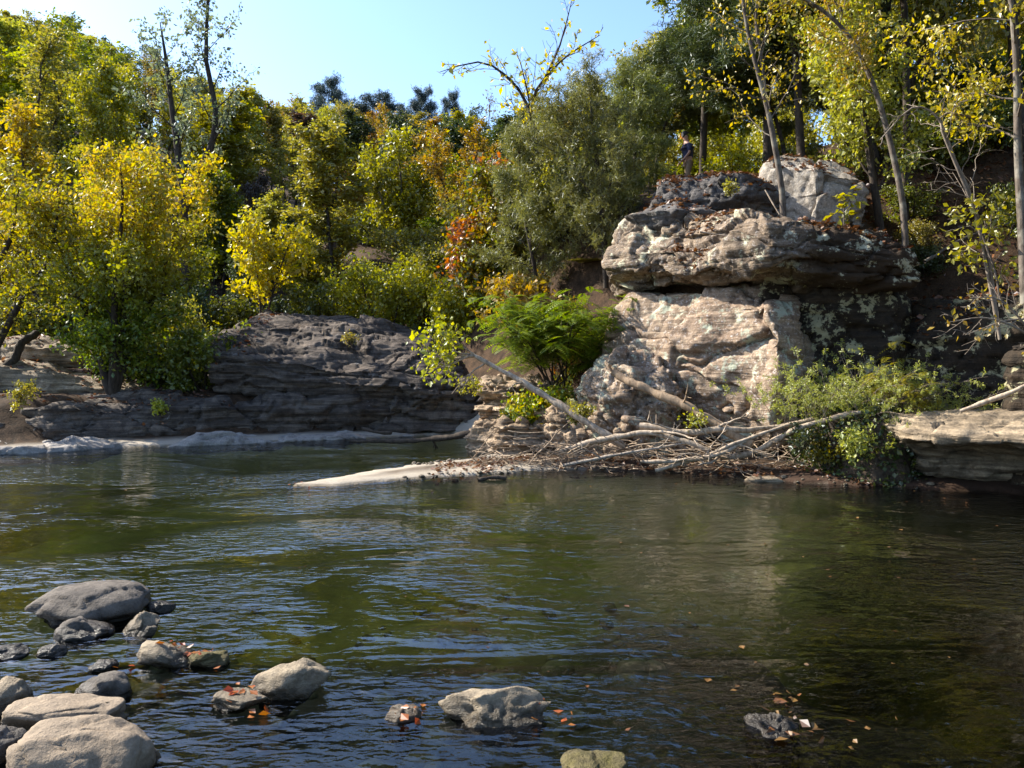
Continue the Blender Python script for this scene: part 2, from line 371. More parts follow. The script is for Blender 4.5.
def weather(V, Q, seed, big=.12, fac=None, mid=.05, fine=.018, strata=.07, lh=.22, tilt=(0, 0), crack=.06, cs=.8):
    rng = np.random.default_rng(seed); off = rng.uniform(-50, 50, 3)
    n = vnormals(V, Q)
    P = V+off
    d = big*fbm(P*.6, 3)+mid*fbm(P*2.1, 4)+fine*fbm(P*9, 3)
    if crack:
        rd = 1-np.abs(pnoise(P*cs*np.array([1, 1, 1.4])))*3.2
        d -= crack*np.clip(rd-.55, 0, 1)**2*4
        rd = 1-np.abs(pnoise(P*cs*2.3+31))*3.2
        d -= crack*.5*np.clip(rd-.6, 0, 1)**2*4
    if fac:
        for f_ in fac: d += facets(V, n, rng, *f_)
    V = V+n*d[:, None]
    if strata:
        tab = rng.uniform(-1, 1, 997)
        u = (V[:, 2]+tilt[0]*V[:, 0]+tilt[1]*V[:, 1])/lh+.7*fbm(P*np.array([.5, .5, .3]), 3)+100
        i = np.floor(u).astype(int); f = u-i
        a = tab[i % 997]; b = tab[(i+1) % 997]
        s = a+(b-a)*sm(.88, 1.0, f)
        gro = np.exp(-((f-.95)/.06)**2)*1.1
        hz = np.sqrt(np.clip(1-n[:, 2]**2, 0, 1))
        loc = .55+.6*fbm(P*.7+5, 2)
        nh = n.copy(); nh[:, 2] = 0
        V = V+nh*((s-gro)*strata*np.clip(loc, .1, 1.3)*hz)[:, None]
    return V
def rock_obj(name, V, Q, mat, label, cat='rock', group=None, smooth=True):
    b = np.array([(V[:, 0].min()+V[:, 0].max())/2, (V[:, 1].min()+V[:, 1].max())/2, V[:, 2].min()])
    o = obj(name, mesh(name, V-b, [Q], smooth), mat, None, b)
    return tag(o, label, cat, group)

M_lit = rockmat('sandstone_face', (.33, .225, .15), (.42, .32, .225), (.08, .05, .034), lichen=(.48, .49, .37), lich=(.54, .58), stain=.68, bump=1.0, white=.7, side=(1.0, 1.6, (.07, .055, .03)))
M_wall = rockmat('sandstone_wall_shade', (.034, .023, .014), (.05, .034, .020), (.009, .007, .005), lichen=(.40, .36, .21), lich=(.535, .56), stain=.8, bump=1.2)  # sandstone darkened so the wall's shade sits in its colour
M_cap = rockmat('sandstone_cap', (.33, .245, .165), (.23, .17, .12), (.045, .032, .024), lichen=(.54, .52, .38), lich=(.545, .58), stain=.85, bump=1.1, white=.5, side=(.0, .6, (.04, .026, .016)))  # right end painted dark for its shade
M_slab = rockmat('dark_slab', (.11, .10, .095), (.17, .155, .145), (.028, .025, .024), lichen=(.30, .30, .27), lich=(.60, .64), stain=.6, bump=1.4)
M_white = rockmat('pale_boulder', (.40, .355, .30), (.29, .25, .205), (.09, .07, .05), stain=.7, strata=.3, white=.5, side=(.35, .9, (.13, .10, .07)))  # shaded right side painted into the colour
M_far = rockmat('far_ledge', (.10, .076, .060), (.20, .16, .128), (.017, .013, .011), stain=.5, bump=1.0, strata=1.2, lichen=(.36, .33, .30), lich=(.60, .66))
M_layer = rockmat('layered_sandstone', (.50, .37, .25), (.42, .31, .215), (.12, .08, .05), stain=.4, bump=1.3, strata=1.3)
M_buff = rockmat('buff_ledge', (.42, .32, .21), (.36, .28, .19), (.05, .038, .027), stain=.4, strata=1.2)
M_grey = rockmat('river_rock_grey', (.115, .096, .080), (.165, .14, .115), (.035, .031, .028), stain=.6, strata=.3, bump=.6, scale=2.5, grain=.35, zwet=(.055, .125))
M_tan = rockmat('river_rock_tan', (.34, .275, .19), (.25, .20, .14), (.07, .052, .036), stain=.5, strata=.4, bump=.8, scale=2.5, grain=.35, zwet=(.055, .125))
M_buffr = rockmat('river_rock_buff', (.31, .24, .17), (.235, .18, .125), (.085, .067, .05), stain=.35, strata=.2, bump=.5, scale=2.5, grain=.3, zwet=(.045, .115))
M_moss = rockmat('river_rock_mossy', (.17, .14, .06), (.12, .10, .045), (.05, .04, .02), stain=.5, moss=(.10, .085, .022), scale=2.5, zwet=(.02, .06))

def plan(cx, cy, pts): return [(cx+a, cy+b) for a, b in pts]
# -- the lower boulder: its sunny face looks left towards the water
V, Q = loft([(.35, [(2.3, 17), (1.95, 15.0), (4.02, 12.5), (4.9, 12.9), (5.2, 16)]),
             (.85, [(2.2, 17), (1.72, 14.8), (3.95, 12.25), (4.9, 12.8), (5.2, 16)]),
             (1.5, [(2.15, 17), (1.62, 14.7), (4.0, 12.08), (4.9, 12.8), (5.2, 16)]),
             (2.1, [(2.25, 17), (1.68, 14.75), (4.06, 12.2), (4.9, 12.9), (5.2, 16)]),
             (2.55, [(2.35, 17), (1.85, 14.9), (3.92, 12.5), (4.8, 13.1), (5.2, 16)]),
             (2.9, [(2.6, 16.5), (2.2, 14.8), (3.6, 13.3), (4.6, 13.6), (5.0, 15.5)])], nu=400, dv=.028, round_=5)
V = weather(V, Q, 3, big=.15, mid=.03, fine=.012, strata=.03, lh=.6, crack=.05, cs=.6, tilt=(.25, 0), fac=[(1.3, .16, .7), (.6, .028, .6)])
rock_obj('boulder', V, Q, M_lit, 'big sunlit pinkish tan boulder forming the lower half of the outcrop above the driftwood', 'boulder')
# -- the cap block with the overhang
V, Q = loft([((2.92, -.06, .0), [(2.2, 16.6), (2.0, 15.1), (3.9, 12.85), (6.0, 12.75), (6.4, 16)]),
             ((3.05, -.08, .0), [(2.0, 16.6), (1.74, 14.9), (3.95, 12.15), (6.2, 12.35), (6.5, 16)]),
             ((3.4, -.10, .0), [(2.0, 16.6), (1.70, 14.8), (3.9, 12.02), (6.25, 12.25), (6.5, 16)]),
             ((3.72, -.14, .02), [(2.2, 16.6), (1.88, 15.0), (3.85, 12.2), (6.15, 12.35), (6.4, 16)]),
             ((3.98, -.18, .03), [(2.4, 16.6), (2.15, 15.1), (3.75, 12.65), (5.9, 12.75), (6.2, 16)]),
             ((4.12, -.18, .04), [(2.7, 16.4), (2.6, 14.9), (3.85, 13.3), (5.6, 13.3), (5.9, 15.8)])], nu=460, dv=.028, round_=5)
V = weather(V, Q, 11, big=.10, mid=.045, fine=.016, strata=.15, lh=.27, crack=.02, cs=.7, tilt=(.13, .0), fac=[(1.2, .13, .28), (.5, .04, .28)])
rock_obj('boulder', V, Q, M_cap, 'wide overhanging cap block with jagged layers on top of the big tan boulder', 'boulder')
# -- the shaded wall under the cap
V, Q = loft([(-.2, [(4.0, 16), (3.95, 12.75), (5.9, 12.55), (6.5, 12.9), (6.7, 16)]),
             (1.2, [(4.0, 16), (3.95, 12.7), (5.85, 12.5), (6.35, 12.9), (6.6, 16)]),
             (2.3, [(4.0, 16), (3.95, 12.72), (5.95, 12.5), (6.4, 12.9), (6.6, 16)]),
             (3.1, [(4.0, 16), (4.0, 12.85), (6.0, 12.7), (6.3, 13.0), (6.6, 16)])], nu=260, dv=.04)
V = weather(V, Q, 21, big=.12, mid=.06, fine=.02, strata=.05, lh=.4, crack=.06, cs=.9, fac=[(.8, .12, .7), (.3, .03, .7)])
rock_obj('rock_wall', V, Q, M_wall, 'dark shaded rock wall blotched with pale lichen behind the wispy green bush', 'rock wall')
# -- the dark slab on top
V, Q = loft([((4.15, .0, 0), [(2.95, 16.6), (2.8, 14.9), (4.0, 14.2), (5.2, 14.4), (5.4, 16.6)]),
             ((4.55, .0, .0), [(2.7, 16.8), (2.58, 14.75), (3.9, 13.95), (5.1, 14.2), (5.5, 16.6)]),
             ((4.9, -.03, .0), [(2.9, 16.6), (2.75, 14.9), (4.0, 14.1), (5.1, 14.3), (5.5, 16.6)]),
             ((5.1, -.03, .04), [(3.1, 16.4), (3.1, 15.3), (4.1, 14.7), (5.0, 14.8), (5.3, 16.2)])], nu=260, dv=.035)
V = weather(V, Q, 31, big=.12, mid=.08, fine=.02, strata=.15, lh=.17, crack=.06, tilt=(.06, 0), fac=[(.6, .10, .4)])
rock_obj('rock_slab', V, Q, M_slab, 'dark grey layered slab topping the outcrop below the standing person', 'rock')
V, Q = loft([((4.05, -.03, 0), [(2.35, 15.6), (2.2, 14.9), (2.9, 14.1), (3.9, 14.0), (4.2, 15.6)]),
             ((4.3, -.03, 0), [(2.25, 15.6), (2.12, 14.8), (2.85, 13.9), (3.9, 13.9), (4.2, 15.6)]),
             ((4.47, -.03, 0), [(2.6, 15.5), (2.5, 14.9), (3.0, 14.3), (3.9, 14.3), (4.1, 15.4)])], nu=180, dv=.035)
V = weather(V, Q, 33, big=.08, mid=.06, fine=.02, strata=.1, lh=.12, crack=.1)
rock_obj('rock_slab', V, Q, M_slab, 'small dark tilted slab wedged under the larger dark slab at the outcrop top', 'rock')
# -- pale boulder on the terrace
V, Q = loft([(3.9, [(4.75, 15.3), (4.65, 14.2), (5.15, 13.6), (6.0, 13.6), (6.2, 14.9)]),
             ((4.5, -.05, 0), [(4.65, 15.4), (4.52, 14.2), (5.1, 13.5), (6.05, 13.55), (6.3, 15)]),
             ((4.95, -.18, .03), [(4.65, 15.4), (4.52, 14.25), (5.15, 13.6), (6.0, 13.7), (6.2, 15)]),
             ((5.18, -.20, .05), [(4.8, 15.2), (4.66, 14.5), (5.15, 14.1), (5.85, 14.2), (6.0, 14.8)])], nu=220, dv=.03)
V = weather(V, Q, 41, big=.1, mid=.03, fine=.012, strata=.0, crack=.05, cs=.9, fac=[(.75, .13, 1.)])
rock_obj('boulder', V, Q, M_white, 'pale whitish boulder with leaf covered top standing behind the thin leaning trunk', 'boulder')
# -- small blocks at the lower left foot of the boulder
V, Q = loft([(.1, [(1.3, 15.6), (1.1, 13.9), (1.95, 13.1), (2.9, 13.0), (3.2, 15)]),
             (.6, [(1.25, 15.6), (1.05, 13.8), (1.9, 13.0), (2.8, 12.95), (3.2, 15)]),
             (1.25, [(1.35, 15.6), (1.15, 13.95), (1.85, 13.2), (2.7, 13.1), (3.2, 15)]),
             (1.75, [(1.6, 15.4), (1.4, 14.3), (1.85, 13.7), (2.5, 13.6), (3.0, 14.8)])], nu=240, dv=.034)
V = weather(V, Q, 51, big=.14, mid=.10, fine=.022, strata=.12, lh=.26, crack=.08, cs=1.3, tilt=(.45, 0), fac=[(.5, .11, .6), (.25, .035, .6)])
rock_obj('boulder', V, Q, M_lit, 'cracked tan block leaning against the lower left foot of the big boulder', 'boulder')
# -- layered pale outcrop beside the creek
for k, (pts, z0, z1, seed, lab) in enumerate([
    ([(-.75, 15.6), (-.85, 14.75), (-.2, 14.15), (.75, 14.0), (1.2, 14.6), (1.1, 15.9)], -.25, .62, 61, 'pale sandstone ledge split into thin layers at the root of the sand spit'),
    ([(-.62, 16.1), (-.68, 15.35), (-.1, 14.9), (.55, 14.85), (.85, 15.3), (.8, 16.6)], .45, 1.28, 63, 'stepped block of thin pale layers behind the pale log tip'),
    ([(.45, 15.3), (.35, 14.5), (.7, 13.9), (1.25, 13.65), (1.5, 14.2), (1.5, 15.3)], .05, .85, 64, 'smooth buff block between the layered ledge and the big boulder')]):
    p = np.array(pts); c = p.mean(0)
    V, Q = loft([(z0, p), (z0+(z1-z0)*.5, c+(p-c)*1.02), (z0+(z1-z0)*.85, c+(p-c)*.94), (z1, c+(p-c)*.78)], nu=230, dv=.022, round_=3)
    V = weather(V, Q, seed, big=.13, mid=.11, fine=.025, strata=.17 if k < 2 else .06, lh=.10 if k < 2 else .3, crack=.08, cs=1.5, tilt=(.08, 0), fac=[(.34, .07, .4)])
    rock_obj('layered_rock', V, Q, M_layer, lab, 'rock')
# -- far ledge on the left bank
V, Q = loft([(.1, [(-6.4, 21), (-6.6, 18.3), (-3.6, 18.0), (-.2, 18.3), (-.1, 21)]),
             (.6, [(-6.5, 21), (-6.7, 18.4), (-3.6, 18.3), (-.3, 18.5), (-.2, 21)]),
             ((1.15, -.03, 0), [(-6.5, 21), (-6.75, 18.3), (-3.6, 18.0), (-.6, 18.6), (-.5, 21)]),
             ((1.6, -.09, .05), [(-6.6, 21), (-6.9, 18.2), (-4, 18.1), (-1.2, 18.8), (-1, 21)]),
             ((2.0, -.11, .13), [(-6.9, 21.6), (-7.0, 18.7), (-4.3, 18.9), (-1.6, 19.4), (-1.5, 21.6)]),
             ((2.32, -.11, .2), [(-6.6, 21.5), (-6.6, 19.7), (-4.4, 19.9), (-2.2, 20.2), (-2.0, 21.4)])], nu=420, dv=.04, round_=4)
V = weather(V, Q, 71, big=.16, mid=.025, fine=.010, strata=.21, lh=.24, crack=.02, cs=.6, tilt=(.13, -.10), fac=[(1.9, .09, .12)])
rock_obj('rock_ledge', V, Q, M_far, 'massive dark layered ledge sloping down to the far shore', 'rock ledge')
V, Q = loft([(-.1, [(-15, 19), (-15, 15.2), (-9.2, 15.6), (-6.3, 17.0), (-3.4, 18.3), (-.9, 18.9), (-1, 20), (-6, 20)]),
             (.35, [(-15, 19), (-15, 15.3), (-9.2, 15.8), (-6.3, 17.15), (-3.4, 18.15), (-.9, 18.8), (-1, 20), (-6, 20)]),
             (.75, [(-15, 19), (-15, 15.6), (-9.2, 16.1), (-6.3, 17.3), (-3.4, 18.25), (-1.2, 18.9), (-1.2, 20), (-6, 20)]),
             ((1.0, 0, .04), [(-14.5, 18.6), (-14.5, 16.4), (-9.2, 17.0), (-6.3, 18.1), (-3.4, 18.9), (-1.6, 19.3), (-1.6, 19.8), (-6, 19.8)])], nu=520, dv=.04, round_=4)
V = weather(V, Q, 73, big=.2, mid=.03, fine=.012, strata=.12, lh=.2, crack=.04, cs=.8, tilt=(.03, .0), fac=[(1.1, .14, .3)])
rock_obj('rock_shelf', V, Q, M_far, 'long low purplish grey rock shelf along the far shore under the yellow tree', 'rock shelf')
V, Q = loft([((1.75, 0, 0), [(-4.1, 21.5), (-4.2, 20.4), (-3.5, 20.0), (-2.9, 20.3), (-2.9, 21.5)]), ((2.3, .05, 0), [(-4.0, 21.4), (-4.1, 20.4), (-3.5, 20.1), (-3.0, 20.4), (-3.0, 21.4)]),
             ((2.75, -.2, 0), [(-3.9, 21.2), (-3.9, 20.7), (-3.6, 20.5), (-3.2, 20.6), (-3.2, 21.2)])], nu=120, dv=.05)
V = weather(V, Q, 75, big=.1, mid=.06, strata=.05)
rock_obj('boulder', V, Q, M_far, 'dark rounded knob of rock on top of the far ledge', 'boulder')
for k, (x, y, z, sx, sy, sz, lab) in enumerate([(-9.9, 18.2, 1.05, 1.7, .8, .55, 'weathered rock slab with a dark hollow under it behind the shore shelf'),
                                            (-10.6, 19.4, 1.75, 1.8, .9, .45, 'upper weathered slab stacked behind the hollow slab on the far bank')]):
    p = np.array([(-1, .9), (-1, -.7), (-.2, -1), (1, -.6), (1, .9)])*np.array([sx, sy])+np.array([x, y])
    c = p.mean(0)
    V, Q = loft([(z-sz*.5, c+(p-c)*.8), (z, p), ((z+sz*.5, -.16, .1), c+(p-c)*.95), ((z+sz*.7, -.18, .1), c+(p-c)*.6)], nu=160, dv=.05)
    V = weather(V, Q, 80+k, big=.14, mid=.08, strata=.14, lh=.16)
    rock_obj('rock_slab', V, Q, M_buff, lab, 'rock')
# -- shore strip of smooth pale rock, left
for k, (pts, z1, lab) in enumerate([
    ([(-11.0, 15.2), (-10.8, 14.0), (-9.3, 14.15), (-8.2, 14.9), (-7.4, 15.75), (-8.4, 16.2)], .14, 'smooth pale rock hump on the far waterline below the yellow tree'),
    ([(-7.6, 16.4), (-7.2, 15.55), (-5.6, 16.1), (-3.6, 17.1), (-2.2, 17.9), (-3.2, 18.2), (-5.6, 17.3)], .10, 'long flat pale rock apron along the far waterline below the dark ledge')]):
    p = np.array(pts); c = p.mean(0)
    V, Q = loft([(-.3, c+(p-c)*1.08), (.0, c+(p-c)*1.03), (z1*.6, c+(p-c)*.93), (z1, c+(p-c)*.7)], nu=240, dv=.05, round_=8)
    V = weather(V, Q, 90+k, big=.10, mid=.05, fine=.016, strata=.05, lh=.06, crack=.03, fac=[(.5, .07, .5)])
    rock_obj('shore_rock', V, Q, rockmat('shore_rock_%d' % k, (.36, .325, .29), (.26, .235, .21), (.10, .085, .075), stain=.6, zwet=(.015, .05), strata=.4, bump=.5), lab, 'rock')
# -- right: ledge with undercut, and the shaded rock behind it
V, Q = loft([(-.3, [(5.9, 12), (5.9, 11.0), (6.9, 10.4), (8.7, 8.7), (9.5, 11)]),
             (.10, [(5.8, 12), (5.7, 10.95), (6.8, 10.35), (8.7, 8.6), (9.5, 11)]),
             (.40, [(5.5, 12), (5.45, 10.8), (6.7, 10.25), (8.7, 8.5), (9.5, 11)]),
             (.58, [(5.4, 12), (5.2, 10.6), (6.45, 10.0), (8.6, 8.2), (9.5, 11)]),
             ((.74, .03, .02), [(5.25, 12), (5.02, 10.2), (6.0, 9.35), (8.5, 7.7), (9.5, 11)]),
             ((.86, .035, .03), [(5.2, 12), (5.02, 10.25), (5.98, 9.35), (8.5, 7.75), (9.5, 11)]),
             ((.95, .04, .06), [(5.4, 12), (5.3, 10.7), (6.1, 9.9), (8.5, 8.4), (9.3, 11)])], nu=300, dv=.03)
V = weather(V, Q, 101, big=.1, mid=.05, fine=.018, strata=.07, lh=.14, crack=.05, tilt=(-.03, 0), fac=[(.6, .05, .4)])
rock_obj('rock_ledge', V, Q, M_buff, 'flat topped buff ledge with a dark undercut at the right waterline', 'rock ledge')
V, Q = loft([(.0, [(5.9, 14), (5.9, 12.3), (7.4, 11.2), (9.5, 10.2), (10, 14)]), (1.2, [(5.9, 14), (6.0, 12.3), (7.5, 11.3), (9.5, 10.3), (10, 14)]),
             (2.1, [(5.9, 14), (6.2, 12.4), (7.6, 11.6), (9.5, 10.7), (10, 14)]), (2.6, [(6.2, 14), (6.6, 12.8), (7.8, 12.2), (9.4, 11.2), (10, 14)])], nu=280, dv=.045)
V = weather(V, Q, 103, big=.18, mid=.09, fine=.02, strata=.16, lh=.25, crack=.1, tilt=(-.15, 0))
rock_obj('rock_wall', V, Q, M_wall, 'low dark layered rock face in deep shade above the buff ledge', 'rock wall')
V, Q = loft([(.0, [(6.6, 11.0), (6.45, 10.5), (6.7, 10.2), (7.2, 10.2), (7.2, 11.2)]), (1.3, [(6.65, 11.0), (6.5, 10.55), (6.7, 10.3), (7.2, 10.3), (7.2, 11.1)]), (1.9, [(6.75, 10.9), (6.65, 10.7), (6.75, 10.5), (7.1, 10.5), (7.1, 11.0)])], nu=120, dv=.04)
V = weather(V, Q, 104, big=.08, mid=.05, strata=.08, lh=.2)
rock_obj('rock_pillar', V, Q, M_wall, 'upright tan rock block standing on the buff ledge near the pale twigs', 'rock')

# -- rocks standing in the shallows
def cobble(seed, size, planes=9, nu=72, nv=44, lo=.62, hi=.92, mid=.05, fine=.012, flat=0., p=2.3):
    rng = np.random.default_rng(seed)
    u = np.linspace(0, 2*np.pi, nu, endpoint=False); v = np.linspace(-np.pi/2, np.pi/2, nv)
    U, W = np.meshgrid(u, v)
    S = np.stack([np.cos(W)*np.cos(U), np.cos(W)*np.sin(U), np.sin(W)], -1).reshape(-1, 3)
    S /= (np.abs(S)**p).sum(1)[:, None]**(1/p)
    for _ in range(planes):
        n = rng.normal(0, 1, 3); n /= np.linalg.norm(n); d = rng.uniform(lo, hi)
        e = S@n-d; S = S-n*np.where(e > 0, e*.97, 0)[:, None]
    if flat:
        e = S[:, 2]-flat; S[:, 2] -= np.where(e > 0, e*.9, 0)
    off = rng.uniform(-40, 40, 3)
    nn = S/(np.linalg.norm(S, axis=1)[:, None]+1e-9)
    if nu > 40: S = S+nn*facets(S, nn, rng, .75, .07)[:, None]
    S = S+nn*(mid*3*fbm(S*.9+off, 2)+mid*fbm(S*2.6+off, 3)+fine*fbm(S*9+off, 3))[:, None]
    ii = np.arange(nv*nu).reshape(nv, nu)
    Q = np.stack([ii[:-1], np.roll(ii[:-1], -1, 1), np.roll(ii[1:], -1, 1), ii[1:]], -1).reshape(-1, 4)
    return S*np.asarray(size, float), Q
def river_rock(px0, px1, ytop, ybase, mat, seed, label, rz=0., depth=None, tilt=(0, 0), sink=.35, **kw):
    """a rock whose waterline front edge is at photo row ybase"""
    Yf = CAMZ*F/(ybase-HY); w_ = (px1-px0)/F*Yf
    dep = depth or w_*.8; Yc = Yf+dep*.45
    w_ = (px1-px0)/F*Yc; h = (ybase-ytop)/F*Yc
    h = max(.03, h-dep*.45*(CAMZ/Yf)*.55)           # part of the pixel height is the top seen from above
    h *= .68; tot = h/(1-sink)
    V, Q = cobble(seed, (w_/2*.93, dep/2*.95, tot/2*1.1), **kw)
    M = Matrix.Rotation(rz, 3, 'Z') @ Matrix.Rotation(tilt[0], 3, 'X') @ Matrix.Rotation(tilt[1], 3, 'Y')
    V = V@np.array(M).T
    V = V+np.array([((px0+px1)/2-512)/F*Yc, Yc, h-V[:, 2].max()])
    return rock_obj('river_rock', V, Q, mat, label, 'rock', 'rocks standing in the shallows')
river_rock(34, 153, 574, 626, M_grey, 201, 'largest dark grey rounded rock standing in the shallow creek', depth=.62, planes=7, lo=.75, hi=.95, p=2.6)
river_rock(54, 112, 612, 641, M_grey, 202, 'low lumpy grey rock in front of the largest dark grey rounded rock', depth=.26, planes=8)
river_rock(117, 164, 604, 637, M_tan, 203, 'small wedge shaped rock leaning right beside the largest grey rock', depth=.22, planes=10, tilt=(0, -.45), lo=.5, hi=.8)
river_rock(148, 174, 598, 614, M_grey, 204, 'small dark stone touching the right end of the largest grey rock', depth=.2, planes=8)
river_rock(138, 205, 633, 668, M_tan, 205, 'peaked tan rock with fallen leaves washed against its front', depth=.30, planes=10, tilt=(0, .22), lo=.5, hi=.8)
river_rock(186, 232, 647, 668, M_moss, 216, 'low brown wet rock at the right tail of the peaked tan rock', depth=.2, planes=6)
river_rock(-10, 28, 643, 660, M_grey, 206, 'thin dark slab at the left picture edge above the smooth buff rocks', depth=.2, planes=7)
river_rock(38, 66, 643, 658, M_grey, 207, 'small isolated speckled grey stone barely out of the water', depth=.16, planes=6)
river_rock(90, 118, 658, 673, M_grey, 208, 'small wet dark stone between the speckled stone and the peaked tan rock', depth=.14, planes=7)
river_rock(74, 136, 667, 704, M_grey, 209, 'angular mid grey rock touching the smooth flat buff rock', depth=.26, planes=9)
river_rock(-14, 26, 674, 716, M_tan, 210, 'blocky tan rock at the left edge behind the flat buff rock', depth=.28, planes=8)
river_rock(-6, 128, 694, 738, M_buffr, 211, 'smooth flat pinkish buff rock in front of the angular grey rock', depth=.26, flat=.5, planes=5, lo=.8, hi=.95, p=2.8)
river_rock(-30, 24, 722, 765, M_grey, 212, 'brownish grey rock at the left edge beside the large pale rounded rock', depth=.22, planes=7)
river_rock(12, 156, 712, 800, M_buffr, 213, 'large pale rounded rock nearest the camera with a dark hollow', depth=.44, planes=6, lo=.74, hi=.95, p=2.4, tilt=(0, .10))
river_rock(250, 347, 648, 698, M_tan, 214, 'angular tan rock with pitted top alone in the blue water', depth=.30, planes=10, lo=.5, hi=.8, tilt=(.12, -.28), p=3, mid=.08)
river_rock(212, 274, 690, 715, M_tan, 215, 'low flat rock holding red leaves beside the angular tan rock', depth=.22, planes=6, flat=.55)
river_rock(434, 556, 682, 732, M_tan, 217, 'ridged craggy tan rock in the middle of the front water', depth=.30, planes=12, lo=.55, hi=.85, mid=.09, p=3)
river_rock(556, 630, 762, 800, M_moss, 218, 'mossy yellowish brown slab half awash at the bottom edge', depth=.34, planes=6, flat=.25, tilt=(.03, -.12), sink=.8)
river_rock(744, 800, 716, 738, M_grey, 219, 'pale streaked rock just breaking the surface in the dark water', depth=.26, planes=6, flat=.3, sink=.94)
river_rock(378, 425, 706, 722, M_buffr, 220, 'small washed stone with red leaves left of the craggy tan rock', depth=.16, planes=6, flat=.5, sink=.8)
river_rock(742, 788, 474, 482, M_buff, 221, 'small flat stone at the waterline below the leafy bank', depth=.3, planes=6)

# -- riverbed cobbles: nobody could count them
rng = np.random.default_rng(5)
protos = [cobble(300+k, (1, 1, .55), nu=14, nv=9, planes=6, mid=.05) for k in range(8)]
VV, QQ, off = [], [], 0
for k in range(650):
    x = rng.uniform(-7, 7); y = 2.6+5.5*rng.random()**1.3
    z = [gz(x, y)]
    if gd(x, y) > .1 or x > .2+(y-3.7)*.5: continue
    s = rng.uniform(.03, .10)*(1+1.2*rng.random()**6); V, Q = protos[k % 8]
    a = rng.uniform(0, 6.28); cs_, sn = math.cos(a), math.sin(a)
    V = V*s; V = np.stack([V[:, 0]*cs_-V[:, 1]*sn*.8, V[:, 0]*sn+V[:, 1]*cs_*.8, V[:, 2]], -1)
    zc = min(z[0]+s*.15, -.03-s*.5)
    VV.append(V+np.array([x, y, zc])); QQ.append(Q+off); off += len(V)
M_bedst = rockmat('riverbed_stone', (.15, .13, .05), (.20, .175, .075), (.08, .065, .028), stain=.4, strata=.2, bump=.4)
o = obj('riverbed_stones', mesh('riverbed_stones', np.vstack(VV), [np.vstack(QQ)]), M_bedst); tag(o, 'brown stones lying on the creek bed under the water', 'stones', None, 'stuff')

# pebbles along the spit and the driftwood shore
rng = np.random.default_rng(15); VV, QQ, off = [], [], 0; tries = 0; cnt = 0
while cnt < 320 and tries < 60000:
    tries += 1; x = rng.uniform(-1.6, 5.6); y = rng.uniform(9.6, 15.2); d = gd(x, y)
    if not (-.12 < d < .35) or rng.random() > .25+.75*math.exp(-abs(d)*9): continue
    s = rng.uniform(.010, .035)*(1+1.3*rng.random()**5); V, Q = protos[cnt % 8]; a = rng.uniform(0, 6.28); cs_, sn = math.cos(a), math.sin(a)
    V = V*s; V = np.stack([V[:, 0]*cs_-V[:, 1]*sn*.8, V[:, 0]*sn+V[:, 1]*cs_*.8, V[:, 2]], -1)
    VV.append(V+np.array([x, y, gz(x, y)+s*.2])); QQ.append(Q+off); off += len(V); cnt += 1
o = obj('pebbles', mesh('pebbles', np.vstack(VV), [np.vstack(QQ)]), M_tan); tag(o, 'pebbles strewn along the edge of the sand spit and the driftwood shore', 'pebbles', None, 'stuff')
# ================================================================ plants
class Wood:
    def __init__(s): s.V = []; s.Q = []; s.n = 0
    def tube(s, P, r, k=5):
        P = np.asarray(P, float); r = np.asarray(r, float); n = len(P)
        T = np.gradient(P, axis=0); T /= np.linalg.norm(T, axis=1)[:, None]+1e-9
        ref = np.eye(3)[np.argmin(np.abs(T.mean(0)))]
        u = np.cross(T, ref); u /= np.linalg.norm(u, axis=1)[:, None]+1e-9; v = np.cross(T, u)
        a = np.arange(k)*2*np.pi/k
        ring = P[:, None]+r[:, None, None]*(np.cos(a)[None, :, None]*u[:, None]+np.sin(a)[None, :, None]*v[:, None])
        ii = s.n+np.arange(n*k).reshape(n, k)
        s.V.append(ring.reshape(-1, 3)); s.Q.append(np.stack([ii[:-1], np.roll(ii[:-1], -1, 1), np.roll(ii[1:], -1, 1), ii[1:]], -1).reshape(-1, 4))
        s.n += n*k
    def mesh(s, name): return mesh(name, np.vstack(s.V), [np.vstack(s.Q)])
def norm(v): return v/(np.linalg.norm(v)+1e-9)
def limb(rng, p, d, Ln, n, wob, trop):
    pts = [np.asarray(p, float)]; d = norm(np.asarray(d, float))
    for _ in range(n):
        d = norm(d+rng.normal(0, wob, 3)+np.array([0, 0, trop])); pts.append(pts[-1]+d*Ln/n)
    return np.array(pts)
def interp(P, t):
    s = np.concatenate([[0], np.cumsum(np.linalg.norm(np.diff(P, axis=0), axis=1))]); u = t*s[-1]
    q = np.array([np.interp(u, s, P[:, k]) for k in range(3)]); j = min(max(np.searchsorted(s, u)-1, 0), len(P)-2)
    return q, norm(P[j+1]-P[j])
def smooth_path(pts, n=14):
    """Catmull-Rom through control points"""
    p = np.asarray(pts, float); p = np.vstack([2*p[0]-p[1], p, 2*p[-1]-p[-2]]); out = []
    m = len(p)-3; k = max(2, n//m)
    for i in range(m):
        a, b, c, d = p[i:i+4]
        for j in range(k):
            t = j/k; out.append(.5*(2*b+(c-a)*t+(2*a-5*b+4*c-d)*t*t+(3*b-a-3*c+d)*t**3))
    out.append(p[-2]); return np.array(out)
SHAPES = {'round': lambda t: .55+.9*math.sin(math.pi*min(1, t*.85+.12))*.6, 'cone': lambda t: 1.05-.85*t, 'vase': lambda t: .5+.6*t, 'column': lambda t: .75+.3*math.sin(math.pi*t),
          'oval': lambda t: .35+.75*math.sin(math.pi*(t*.85+.1))}
